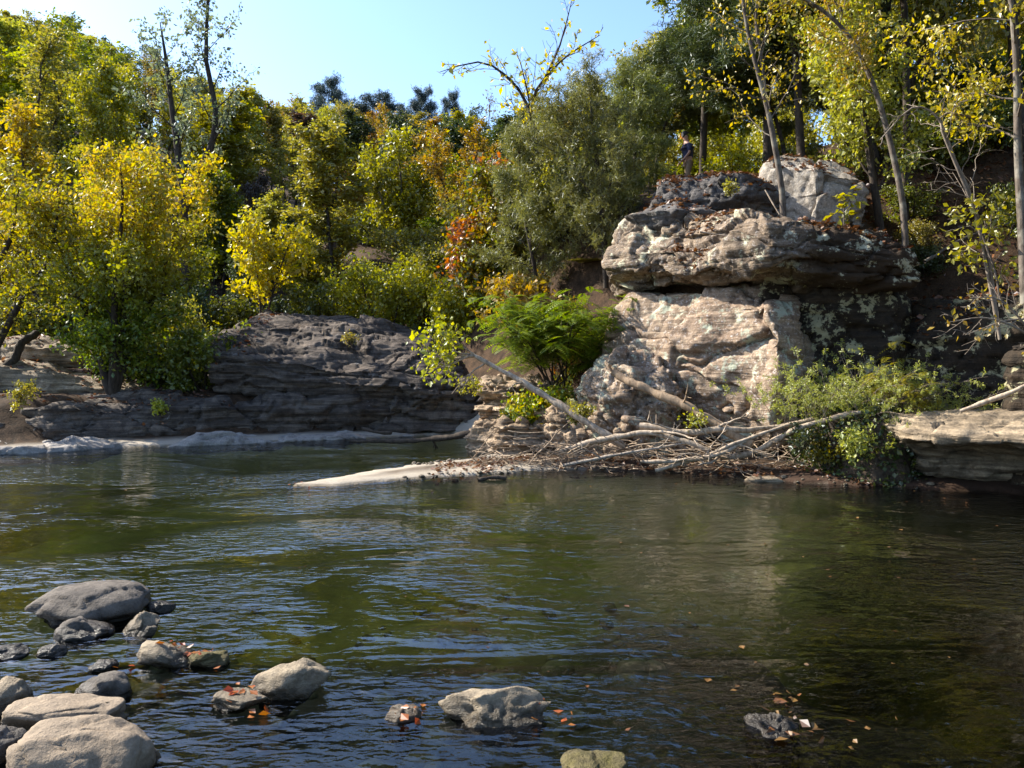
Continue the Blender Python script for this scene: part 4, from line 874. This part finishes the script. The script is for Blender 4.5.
# trees one can tell apart on the hill
for a in [
 ('tall', 42, 22, 52, 95, 'olive', 'tall olive green tree on the hill at the upper left corner of the wood'),
 ('bare', 22, 2, 62, 40, 'maroon', 'nearly bare purplish tree on the skyline at the upper left'),
 ('tall', 96, 48, 46, 62, 'orange', 'orange brown tree on the slope left of the tall forked tree'),
 ('broad', 62, 105, 38, 60, 'dark', 'shadowy dark green tree behind the golden tree on the hill'),
 ('tall', 140, 85, 40, 60, 'olive', 'olive tree directly left behind the forked tree trunk'),
 ('tall', 245, 78, 40, 64, 'olive', 'tall olive yellow tree right of the forked tree'),
 ('tall', 302, 88, 42, 70, 'olive', 'tall olive gold tree below the ridge pines'),
 ('broad', 262, 165, 31, 62, 'maroon', 'dark maroon shaded tree in the middle of the hillside wood'),
 ('tall', 346, 160, 31, 58, 'orange', 'orange tree glowing behind the airy lime tree'),
 ('pine', 325, 72, 74, 46, 'farpine', 'round topped pine at the left of the ridge pine row'),
 ('pine', 366, 74, 70, 62, 'farpine', 'broadest dark blue green pine on the ridge'),
 ('pine', 411, 80, 70, 38, 'farpine', 'rounded ridge pine right of the broadest pine'),
 ('pine', 448, 84, 72, 28, 'farpine', 'small dark pine at the right end of the ridge row'),
 ('bare', 482, 76, 60, 36, 'rust', 'thin bare trees reaching up at the right end of the ridge'),
 ('tall', 455, 150, 30, 60, 'mix', 'yellow and red flecked tree left of the nearly bare tree'),
 ('broad', 215, 190, 29, 70, 'green', 'dull green tree behind the fork of the tall forked tree'),
 ('broad', 300, 215, 27, 70, 'olive', 'olive bush like tree at the foot of the orange tree'),
 ('broad', 235, 235, 25, 60, 'dark', 'dark green tree just behind the left end of the far ledge'),
 ('broad', 440, 215, 26, 70, 'green', 'fresh green tree behind the yellow green bush'),
 ('bush', 350, 292, 24, 50, 'dark', 'dark shaded bush in the hollow above the far ledge'),
 ('bush', 290, 290, 24.5, 70, 'dark', 'dark shaded bush behind the yellow leaved sapling'),
 ('bush', 430, 320, 21.5, 46, 'dark', 'dark bush at the right end of the far ledge top'),
 ('bush', 700, 160, 30, 90, 'lime', 'sunlit yellow green bush behind the standing person'),
 ('bush', 735, 130, 27, 80, 'lime', 'sunlit lime bush between the person and the pine trunk'),
 ('bush', 630, 225, 19.5, 60, 'lime', 'sunny low bush under the cedar left of the outcrop'),
 ('broad', 712, 40, 31, 120, 'green', 'leafy green tree rising behind the standing person'),
 ('broad', 640, 70, 27, 100, 'green', 'green tree behind the two airy cedars'),
 ('tall', 676, -30, 33, 110, 'mix', 'yellow flecked tall tree above the slim cedar'),
 ('broad', 650, 22, 30, 120, 'olive', 'broad olive tree filling the sky behind the slim cedar'),
 ('broad', 735, 10, 29, 130, 'lime', 'yellow green tree behind the thin leaning trunk'),
 ('bush', 672, 128, 31, 90, 'olive', 'olive bush directly behind the standing person at the left'),
 ('broad', 610, 75, 26, 90, 'lime', 'lime tree glowing between the two cedars'),
 ('bush', 592, 262, 17.9, 56, 'olive', 'olive bush filling the gap between the cedars and the outcrop'),
 ('bush', 570, 282, 17.0, 40, 'mix', 'low autumn coloured bush above the feathery shrub'),
]: put_px(a[0], a[1], a[2], a[3], a[4], a[5], a[6])
# the rest of the hillside
hill_lab = {'olive': ('olive green broadleaf tree crowded in the hillside wood', 'olive trees of the hillside wood'), 'lime': ('lime green broadleaf tree crowded in the hillside wood', 'lime trees of the hillside wood'),
            'yellow': ('yellow broadleaf tree crowded in the hillside wood', 'yellow trees of the hillside wood'), 'rust': ('rusty brown broadleaf tree crowded in the hillside wood', 'rust trees of the hillside wood'),
            'orange': ('orange broadleaf tree crowded in the hillside wood', 'orange trees of the hillside wood'), 'green': ('dull green broadleaf tree crowded in the hillside wood', 'green trees of the hillside wood'),
            'dark': ('dark green broadleaf tree crowded in the hillside wood', 'dark green trees of the hillside wood'), 'farpine': ('blue green pine crowded in the hillside wood', 'pines of the hillside wood'), 'maroon': ('bare twigged maroon tree crowded in the hillside wood', 'maroon trees of the hillside wood')}
hrng = np.random.default_rng(99)
for y0 in (24.5, 28, 32.5, 37.5, 43, 50, 58, 67, 77, 86, 95):
    sp = 2.7+.022*y0; x = -.74*y0
    while x < .12*y0+2:
        xx = x+hrng.uniform(-1, 1); yy = y0+hrng.uniform(-1.8, 1.8); px = 512+F*xx/yy
        if px < 470 or y0 > 40:
            if y0 >= 84 and px > 230: pal = ['farpine', 'dark', 'olive', 'maroon']
            elif px < 60: pal = ['olive', 'lime', 'olive', 'olive', 'yellow']
            elif px < 240: pal = ['olive', 'rust', 'lime', 'green', 'olive', 'olive', 'lime', 'dark']
            elif px < 380: pal = ['olive', 'maroon', 'olive', 'dark', 'olive', 'orange', 'lime']
            else: pal = ['lime', 'olive', 'green', 'orange', 'yellow', 'dark']
            lm = pal[int(hrng.integers(len(pal)))]
            kd = 'pine' if lm == 'farpine' else ('bare' if lm == 'maroon' and y0 > 40 else ['broad', 'tall', 'airy', 'tall'][int(hrng.integers(4))])
            H = hrng.uniform(6.0, 9.0)+.03*y0
            if y0 < 30: H *= .55 if px < 330 else .75
            H = under_skyline(xx, yy, H)
            if H < 2.2: x += sp; continue
            if y0 > 80: H = hrng.uniform(5, 8.)
            lab, grp = hill_lab[lm]
            put(kd, xx, yy, H, H*hrng.uniform(.55, .75), lm, lab, grp)
        x += sp
# the wood on the right, behind the outcrop
rl = {'green': ('green broadleaf tree in the wood behind the outcrop', 'green trees behind the outcrop'), 'pine': ('dark pine in the wood behind the outcrop', 'pines behind the outcrop'),
      'cedar': ('olive cedar in the wood behind the outcrop', 'cedars behind the outcrop'), 'lime': ('lime tree in the wood behind the outcrop', 'lime trees behind the outcrop'), 'olive': ('olive broadleaf tree in the wood behind the outcrop', 'olive trees behind the outcrop'),
      'yellow': ('yellow tree in the wood behind the outcrop', 'yellow trees behind the outcrop'), 'dark': ('dark green tree in the wood behind the outcrop', 'dark trees behind the outcrop')}
for y0, a0, a1, sp in ((17.8, .30, .86, 3.4), (20.5, .40, .80, 3.0), (24, .20, .80, 3.4), (29, .05, .78, 3.6), (35, .02, .76, 4.2), (43, .02, .74, 5.), (53, .05, .72, 6.), (66, .05, .70, 8)):
    x = a0*y0
    while x < a1*y0:
        xx = x+hrng.uniform(-.9, .9); yy = y0+hrng.uniform(-1, 1); px = 512+F*xx/yy
        if 655 < px < 718 and yy < 27: x += sp; continue
        pal = ['cedar', 'green', 'lime', 'cedar', 'pine'] if px < 720 else (['pine', 'olive', 'green', 'cedar', 'olive', 'lime'] if px < 900 else ['olive', 'dark', 'yellow', 'olive', 'lime'])
        lm = pal[int(hrng.integers(len(pal)))]; kd = 'pine' if lm in ('pine', 'cedar') else ['broad', 'tall', 'airy'][int(hrng.integers(3))]
        H = hrng.uniform(6.5, 9.5)*(1. if px > 700 else .72)
        if y0 < 19: H *= .8
        H = under_skyline(xx, yy, H)
        if H < 2.2: x += sp; continue
        put(kd, xx, yy, H, H*hrng.uniform(.5, .68), lm, *rl[lm]); x += sp*hrng.uniform(.8, 1.2)
# undergrowth bushes on the right slope
for k in range(16):
    yy = hrng.uniform(17, 24); px = hrng.uniform(735, 1020); xx = (px-512)/F*yy
    put('bush', xx, yy, hrng.uniform(1.0, 2.0), hrng.uniform(1.4, 2.4), ['lime', 'green', 'olive'][k % 3], {'lime': 'lime undergrowth bush among the trunks behind the outcrop', 'green': 'green undergrowth bush among the trunks behind the outcrop', 'olive': 'olive undergrowth bush among the trunks behind the outcrop'}[['lime', 'green', 'olive'][k % 3]], 'undergrowth bushes behind the outcrop, '+['lime', 'green', 'olive'][k % 3])

# tall trees over the right slope
for k, (x, y, H, wd, kd, lm, lab) in enumerate([(5.9, 16.5, 12, 5.0, 'tall', 'olive', 'tall olive tree rising behind the pale boulder, its crown above the frame'), (7.4, 15.2, 13, 6.0, 'broad', 'olive', 'tall spreading olive tree on the leaf slope right of the curved trunk'),
    (9.6, 15.0, 13, 6.0, 'tall', 'olive', 'tall olive tree high on the leaf slope near the right edge'), (4.4, 18.6, 13, 5., 'pine', 'pine', 'tall dark pine behind the thin leaning trunk'), (8.2, 18.5, 14, 6.0, 'broad', 'green', 'tall green tree at the top of the leaf slope'),
    (11.3, 13.2, 13, 6.5, 'broad', 'yellow', 'big yellow tree overhanging from the right edge'), (6.6, 13.9, 12, 4.5, 'tall', 'olive', 'tall slim olive tree just right of the curved trunk, its crown above the frame'), (10.2, 10.6, 12, 5.5, 'tall', 'olive', 'tall olive tree on the bank beyond the right edge, its reflection darkening the water')]):
    put(kd, x, y, H, wd, lm, lab)
for k in range(14):
    yy = hrng.uniform(13.6, 17.5); px = hrng.uniform(905, 1030); xx = (px-512)/F*yy
    lmk = ['green', 'olive', 'dark'][k % 3]
    put('bush', xx, yy, hrng.uniform(.5, 1.1), hrng.uniform(.8, 1.4), lmk, {'green': 'low green bush on the dark leaf slope at the right', 'olive': 'low olive bush on the dark leaf slope at the right', 'dark': 'low dark bush on the dark leaf slope at the right'}[lmk], 'low bushes on the leaf slope, '+lmk)
# undergrowth that covers the hillside floor
for k in range(110):
    yy = hrng.uniform(20.5, 40) if k > 45 else hrng.uniform(16.2, 23); px = hrng.uniform(-10, 640) if k > 45 else hrng.uniform(470, 650); xx = (px-512)/F*yy
    if (k <= 45 and (xx < 0.1 or yy < 17.4+max(0, xx-1.2)*.9)) or (yy < 22 and -7.5 < xx < -1.5): continue
    if 610 < px < 770 and yy < 27: continue
    lmk = ['green', 'olive', 'dark', 'lime', 'olive'][k % 5]
    put('bush', xx, yy, hrng.uniform(1.3, 2.6), hrng.uniform(1.8, 3.0), lmk, lmk+' undergrowth bush between the trunks of the hillside wood', 'hillside undergrowth bushes, '+lmk)

# unseen trees behind and beside the viewer, added to cut the sky light
for k, (x, y, H, wd, kd, lm, lab) in enumerate([(-9, -6, 13, 8, 'broad', 'green', 'unseen green tree added behind the viewer to block sky light, farthest upstream'), (-3, -7.5, 14, 8, 'broad', 'olive', 'unseen olive tree added directly behind the viewer to block sky light'), (3.5, -7, 14, 8, 'tall', 'green', 'unseen tall green tree added behind the viewer to block sky light'),
    (9.5, -4.5, 13, 8, 'broad', 'dark', 'unseen dark tree added behind the viewer to block sky light, downstream'), (12.5, 3.5, 13, 8, 'broad', 'olive', 'unseen olive tree added on the right bank to block sky light'), (0, -13, 17, 10, 'broad', 'dark', 'unseen tallest dark tree added behind the viewer to block sky light')]):
    put(kd, x, y, H, wd, lm, lab)

for k, (px, yy) in enumerate([(930, 17.2), (955, 18.5), (985, 17.4), (1010, 18.8), (1030, 16.6), (900, 19.0), (975, 20.5), (945, 15.6)]):
    lmk = ['olive', 'green', 'dark'][k % 3]; xx = (px-512)/F*yy
    put('bush', xx, yy, hrng.uniform(1.4, 2.4), hrng.uniform(1.8, 2.8), lmk, {'green': 'green bush at the top of the dark leaf slope at the right', 'olive': 'olive bush at the top of the dark leaf slope at the right', 'dark': 'dark bush at the top of the dark leaf slope at the right'}[lmk], 'bushes at the top of the leaf slope, '+lmk)
# ================================================================ driftwood
def log(seed, pts, r0, r1, mat, label, name='driftwood_log', cat='log', group=None, branches=(), k=9):
    """pts world points; branches: [(t, dir, length, r)] children named branch"""
    rng = np.random.default_rng(seed); P = smooth_path(pts, 44); P = P+np.stack([fbm(P*2+seed+q*9, 2)*r0*.6 for q in range(3)], -1)
    b = P.mean(0); W = Wood(); n = len(P); rad = np.linspace(r0, r1, n)*(1+.35*fbm(P*6+seed, 3)); rad[-1] *= .5
    W.tube(P-b, rad, k)
    for t, d, l, r in branches:
        q, T = interp(P, t); B = limb(rng, q, np.asarray(d, float), l, 7, .14, 0); W.tube(B-b, np.linspace(r, r*.25, 8), 5)
        for j in range(3):
            q2, T2 = interp(B, rng.uniform(.3, .9)); S = limb(rng, q2, T2+rng.normal(0, .6, 3), l*.4, 4, .15, 0); W.tube(S-b, np.linspace(r*.4, r*.12, 5), 4)
    return tag(obj(name, W.mesh(name), mat, None, b), label, cat, group)
def A(px, py, Y): return at(px, py, Y)
log(1, [A(472, 353, 13.6), A(505, 372, 13.4), A(545, 395, 13.1), A(585, 422, 12.8), A(625, 446, 12.5)], .036, .066, TANBARK, 'long pale bleached log slanting down from the upper left into the driftwood pile', branches=[(.02, (-1, 0, -.25), .9, .03), (.1, (-1, -.1, -.6), .8, .02), (.35, (-.6, -.5, .1), .6, .02), (.03, (-.8, .2, .5), .5, .018)])
log(2, [A(612, 372, 12.9), A(650, 390, 12.6), A(695, 412, 12.2), A(735, 436, 11.9), A(752, 446, 11.8)], .06, .08, barkmat('brown_log', (.20, .135, .085), (.36, .26, .17)), 'thick brown log lying against the foot of the big boulder', branches=[(.5, (.3, -.6, .2), .4, .02)])
log(3, [A(560, 452, 12.55), A(600, 440, 12.4), A(648, 432, 12.2), A(690, 444, 12.0), A(722, 456, 11.85), A(760, 450, 11.7), A(800, 428, 11.45), A(862, 412, 11.2)], .05, .04, TANBARK, 'long pale twisted root sweeping across the driftwood pile to the ivy', branches=[(.3, (.8, -.3, .1), .9, .03), (.55, (-.5, -.5, -.15), .7, .025), (.72, (.9, -.2, .35), .6, .025), (.62, (-.8, -.2, .3), .9, .02)])
log(4, [A(640, 425, 12.3), A(680, 432, 12.1), A(720, 430, 11.9), A(770, 428, 11.9), A(830, 416, 11.7)], .05, .035, TANBARK, 'second pale limb lying behind the twisted root', branches=[(.4, (.8, -.2, .3), .6, .025), (.2, (-.6, -.3, .35), .7, .02)])
log(15, [A(655, 470, 11.9), A(700, 458, 11.75), A(745, 440, 11.6), A(790, 424, 11.55)], .032, .022, TANBARK, 'forked grey branch crossing in front of the twisted root', branches=[(.35, (.6, -.3, .5), .55, .016), (.6, (.9, -.2, -.1), .5, .016), (.2, (-.7, -.3, .3), .5, .014)])
log(16, [A(560, 466, 12.3), A(610, 456, 12.1), A(660, 448, 12.0), A(700, 440, 12.0)], .024, .018, barkmat('grey_limb', (.20, .16, .125), (.38, .32, .26)), 'thin grey limb lying flat at the left end of the driftwood pile', branches=[(.3, (-.6, -.4, .3), .5, .012), (.7, (.6, -.3, .45), .5, .012)])
log(5, [A(640, 462, 11.95), A(690, 460, 11.75), A(725, 452, 11.65), A(748, 440, 11.6)], .03, .03, TANBARK, 'thin forked pale branch low at the front of the driftwood pile', branches=[(.3, (.8, -.3, .2), .6, .018), (.6, (-.7, -.2, .2), .6, .015)])
log(6, [A(350, 441, 16.3), A(400, 441, 15.9), A(440, 438, 15.5), A(470, 434, 15.2), A(507, 436, 15.0)], .035, .07, DARKBARK, 'dark sodden log reaching out over the still water behind the sand spit', branches=[(.55, (.1, -.1, -.5), .25, .03)])
log(7, [A(362, 428, 16.8), A(376, 432, 16.6), A(392, 433, 16.5)], .03, .04, DARKBARK, 'short dark stick lying at the far waterline', 'driftwood_stick', 'stick')
log(8, [A(478, 480, 11.35), A(492, 477, 11.4), A(506, 478, 11.4)], .03, .03, DARKBARK, 'short dark chunk of wood at the front edge of the sand spit', 'driftwood_stick', 'stick')
log(9, [at(-40, 395, 17), at(0, 372, 17.6), at(22, 345, 18.0), at(38, 330, 18.4)], .12, .07, DARKBARK, 'dark fallen trunk propped at the left edge in front of the weathered slabs')
log(10, [at(-30, 330, 17.6), at(8, 312, 17.8), at(30, 285, 17.9), at(48, 262, 18)], .08, .05, DARKBARK, 'dark slanting limb at the left edge below the lime leaves')
log(11, [A(700, 232, 12.9), A(745, 238, 12.8), A(800, 242, 12.7), A(855, 240, 12.6)], .015, .012, TANBARK, 'thin fallen stick lying on the leaf covered cap block', 'driftwood_stick', 'stick')
log(12, [A(925, 262, 13), A(960, 240, 13.4), A(1010, 222, 13.8)], .025, .015, GREYBARK, 'thin grey fallen branch on the dark leaf slope', 'fallen_branch', 'branch')
log(13, [A(765, 190, 13.3), A(780, 215, 13.1)], .012, .01, TANBARK, 'tiny stick leaning on the terrace beside the pale boulder', 'driftwood_stick', 'stick')
log(14, [A(960, 412, 10.2), A(1005, 395, 10.0), A(1050, 372, 9.8)], .03, .03, TANBARK, 'pale branch lying on top of the buff ledge at the right', 'fallen_branch', 'branch')
srng = np.random.default_rng(55); VV, QQ, o_ = [], [], 0
Ws = Wood()
for k in range(330):
    px = srng.uniform(545, 800) if k < 260 else srng.uniform(480, 560); py = srng.normal(455, 9); Y = np.interp(px, [480, 600, 800], [12.4, 12.35, 11.55])+srng.uniform(-.15, .5)
    p = at(px, py, Y); p[2] = max(p[2], .03+srng.random()*.1)
    a = srng.uniform(0, 6.28); d = np.array([math.cos(a), math.sin(a)*.6, srng.normal(.02, .25)]); l = srng.uniform(.2, .9)
    S = limb(srng, p-norm(d)*l/2, d, l, 5, .13, 0); S[:, 2] = np.maximum(S[:, 2], .02); r = srng.uniform(.004, .013); Ws.tube(S, np.linspace(r, r*.4, 6), 4)
tag(obj('tangled_twigs', Ws.mesh('tangled_twigs'), barkmat('twig_bark', (.16, .11, .075), (.40, .31, .22)), None), 'tangle of thin dead twigs in the driftwood pile', 'twigs', None, 'stuff')
# twigs with lime leaves at the tip of the pale log
rng = np.random.default_rng(61); b = A(474, 354, 13.6); tr = [(limb(rng, b, [-1, rng.normal(-.1, .2), e], l, 8, .1, .02), .012, .003) for e, l in ((.1, .9), (-.5, .9), (.5, .6), (-.15, .7))]
W, tw = grow(rng, tr, nb=7, f0=.25, ang=50, Ln=.35, sub=2, minr=.003)
plant('leafy_branch', b, W, leaves(rng, twig_points(rng, tw, 420, .09), .085, .8, .3), TANBARK, LM['lime'], 'leafy branch with large lime leaves at the upper end of the pale log', 'branch', wood='twig', crown='leaves')

# ================================================================ fallen leaves
def scatter(name, label, n, fn, size, lm, seed, flat=.75, cat='fallen leaves'):
    rng = np.random.default_rng(seed); pts = fn(rng, n); vq = leaves(rng, pts, size, .7, .0, flat=flat)
    return tag(obj(name, mesh(name, vq[0], [vq[1]], False), LM[lm]), label, cat, None, 'stuff')
dg = bpy.context.evaluated_depsgraph_get(); dg.update()
ROCKS = [o for o in C.objects if o.type == 'MESH' and o.parent is None and o.get('category') in ('rock', 'boulder', 'rock wall', 'rock ledge', 'rock shelf')]
from mathutils.bvhtree import BVHTree
TREES = []
for o in ROCKS:
    me = o.data; n = len(me.vertices); co = np.empty(n*3, np.float32); me.vertices.foreach_get('co', co); co = co.reshape(-1, 3)+np.array(o.location)
    q = np.empty(len(me.loops), np.int32); me.loops.foreach_get('vertex_index', q)
    TREES.append((o, co.min(0), co.max(0), BVHTree.FromPolygons([tuple(v) for v in co.tolist()], [tuple(f) for f in q.reshape(-1, 4).tolist()])))
def drop(x, y, up=None):
    """height and upward normal of whatever lies under (x, y)"""
    z = gz(x, y); nz = 1.
    for o, a, b_, tr_ in TREES:
        if a[0] <= x <= b_[0] and a[1] <= y <= b_[1]:
            h = tr_.ray_cast(Vector((x, y, 30)), Vector((0, 0, -1)))
            if h[0] is not None and h[0].z > z: z = h[0].z; nz = abs(h[1].z)
    return z, nz
def on_area(x0, x1, y0, y1, minz=None, maxz=None, mask=None, lift=.012, steep=.55):
    def f(rng, n):
        out = []
        for _ in range(n*4):
            x = rng.uniform(x0, x1); y = rng.uniform(y0, y1)
            if mask and not mask(x, y, rng): continue
            z, nz = drop(x, y)
            if nz < steep or (minz is not None and z < minz) or (maxz is not None and z > maxz): continue
            out.append((x, y, z+lift+rng.random()*.015))
            if len(out) >= n: break
        return np.array(out)
    return f
def clumpy(th): return lambda x, y, rng: pnoise(np.array([[x*1.1, y*1.1, 3.3]]))[0] > th+rng.normal(0, .12)
scatter('fallen_leaves', 'rust brown fallen leaves covering the terrace and top of the outcrop', 7500, on_area(2.3, 6.6, 12.4, 17, minz=3.2, mask=clumpy(-.12)), .075, 'dead', 71)
scatter('fallen_leaves', 'dark brown fallen leaves on the shaded slope at the right', 7000, on_area(5.8, 11, 12.2, 19, minz=1.5), .085, 'dead', 72)
scatter('fallen_leaves', 'rust leaves washed up along the driftwood waterline', 1600, on_area(-1.15, 5.4, 10.3, 13.4, minz=.0, maxz=.3, mask=clumpy(-.15)), .06, 'dead', 73)
scatter('fallen_leaves', 'dark leaf litter along the muddy edge below the buff ledge', 900, on_area(4.6, 8.2, 7.5, 11.0, minz=.0, maxz=.4), .06, 'dead', 78)
scatter('fallen_leaves', 'brown leaf litter on the far left bank', 2500, on_area(-14, -6, 16.5, 23, minz=.3, mask=clumpy(-.1)), .09, 'dead', 74)
def floating(rng, n):
    out = []
    while len(out) < n:
        y = rng.uniform(3.4, 15); x = rng.uniform(-.66, .66)*y
        if rng.random() > np.interp(x/y, [-.66, -.2, .1, .4, .66], [.12, .12, .4, 1, .7]): continue
        if gd(x, y) < -.05: out.append((x, y, .004))
    return np.array(out)
scatter('floating_leaves', 'scattered small leaves floating on the creek', 90, floating, .034, 'wetleaf', 75, flat=.97)
def near_pts(centres):
    def f(rng, n):
        out = []
        for k in range(n):
            (px, py, s) = centres[k % len(centres)]; p = wat(px, py)
            x, y = p[0]+rng.normal(0, s), p[1]+rng.normal(0, s*.7); z, nz = drop(x, y); out.append((x, y, max(z, .0)+.008+rng.random()*.01))
        return np.array(out)
    return f
scatter('fallen_leaves', 'red and orange leaves caught on the rocks in the shallows', 60, near_pts([(240, 703, .03), (165, 664, .10), (195, 662, .08), (415, 716, .06), (560, 722, .10), (178, 658, .06), (300, 486, .16), (262, 715, .08)]), 0.042, 'red', 76, flat=.8)
scatter('fallen_leaves', 'reddish leaves snagged on the submerged rock in the dark water', 34, near_pts([(800, 720, .12), (815, 740, .10), (790, 700, .06)]), .048, 'wetleaf', 77, flat=.8)

# ================================================================ the person standing behind the outcrop
def skin(name, joints, edges, radii, mat, parent, root=0, sub=2):
    me = bpy.data.meshes.new(name); me.from_pydata([tuple(j) for j in joints], edges, []); o = bpy.data.objects.new(name, me); C.objects.link(o); o.parent = parent
    m = o.modifiers.new('skin', 'SKIN'); m.use_smooth_shade = True
    for v, r in zip(me.skin_vertices[0].data, radii): v.radius = (r, r) if not hasattr(r, '__len__') else r
    me.skin_vertices[0].data[root].use_root = True
    s = o.modifiers.new('sub', 'SUBSURF'); s.levels = s.render_levels = sub; me.materials.append(mat); return o
YP = 26.0; base = at(688, 172, YP); feet_z = base[2]-.52; gx_ = (688-512)/F*YP
per = thing('person', (gx_, YP, gz(gx_, YP)), 'person in a dark blue shirt and cap, leaning slightly, standing behind the rock outcrop', 'person')
print('person ground', gz(gx_, YP), 'wanted', feet_z)
dz = max(0, feet_z-gz(gx_, YP))
J = [(0, 0, .95), (0, -.01, 1.12), (-.03, -.03, 1.32), (-.05, -.04, 1.45), (-.08, -.06, 1.55), (-.11, -.08, 1.66), (-.11, -.07, 1.74)]
E = [(0, 1), (1, 2), (2, 3), (3, 4), (4, 5), (5, 6)]; Rr = [.15, .14, .16, .12, .055, .095, .08]
def add(chain, start, rad):
    p = start
    for c, r in zip(chain, rad): J.append(c); Rr.append(r); E.append((p, len(J)-1)); p = len(J)-1
    return p
for s in (-1, 1):
    add([(.02, s*.10, .86), (-.01, s*.11, .50), (.03, s*.11, .09), (-.10, s*.12, .04)], 0, [.10, .062, .042, .038])
    h = add([(-.03, s*.19, 1.41), (.0, s*.24, 1.14), (-.16, s*.20, .95), (-.21, s*.19, .90)], 3, [.062, .046, .034, .03])
    for k in range(4): add([(-.26-.01*(k % 2), s*(.19+.018*(k-1.5)), .87), (-.29, s*(.19+.018*(k-1.5)), .83), (-.295, s*(.19+.018*(k-1.5)), .79)], h, [.009, .008, .007])
    add([(-.22, s*.15, .88), (-.25, s*.14, .85)], h, [.010, .008])
M_skin = plain('skin', (.50, .27, .19), .6); M_shirt = plain('blue_shirt', (.03, .035, .085)); M_tr = plain('brown_trousers', (.26, .17, .10)); M_hair = plain('dark_cap', (.03, .03, .035))
Zs = np.array([0, 0, 0])
skin('body', J, E, Rr, M_skin, per)
sj = [(0, 0, .90), (0, -.01, 1.12), (-.03, -.03, 1.32), (-.05, -.04, 1.44), (-.03, -.19, 1.41), (-.0, -.24, 1.16), (-.03, .19, 1.41), (.0, .24, 1.16)]
skin('shirt', sj, [(0, 1), (1, 2), (2, 3), (3, 4), (4, 5), (3, 6), (6, 7)], [.185, .18, .205, .15, .082, .066, .082, .066], M_shirt, per)
tj = [(0, 0, .97), (.02, -.10, .84), (-.01, -.11, .50), (.03, -.11, .12), (.02, .10, .84), (-.01, .11, .50), (.03, .11, .12)]
skin('trousers', tj, [(0, 1), (1, 2), (2, 3), (0, 4), (4, 5), (5, 6)], [.165, .115, .08, .065, .115, .08, .065], M_tr, per)
skin('cap', [(-.11, -.075, 1.72), (-.10, -.07, 1.79), (-.21, -.11, 1.71)], [(0, 1), (0, 2)], [.105, .08, .035], M_hair, per)
for s in (-1, 1):
    skin('ear', [(-.10, -.075+s*.095, 1.66), (-.10, -.075+s*.105, 1.69)], [(0, 1)], [.018, .016], M_skin, per, sub=1)
    skin('eye', [(-.198, -.10+s*.035, 1.675), (-.203, -.102+s*.035, 1.676)], [(0, 1)], [.012, .010], M_hair, per, sub=1)
skin('nose', [(-.20, -.105, 1.66), (-.222, -.112, 1.635)], [(0, 1)], [.014, .016], M_skin, per, sub=1)
skin('mouth', [(-.197, -.125, 1.605), (-.197, -.085, 1.605)], [(0, 1)], [.008, .008], plain('lips', (.30, .10, .08)), per, sub=1)
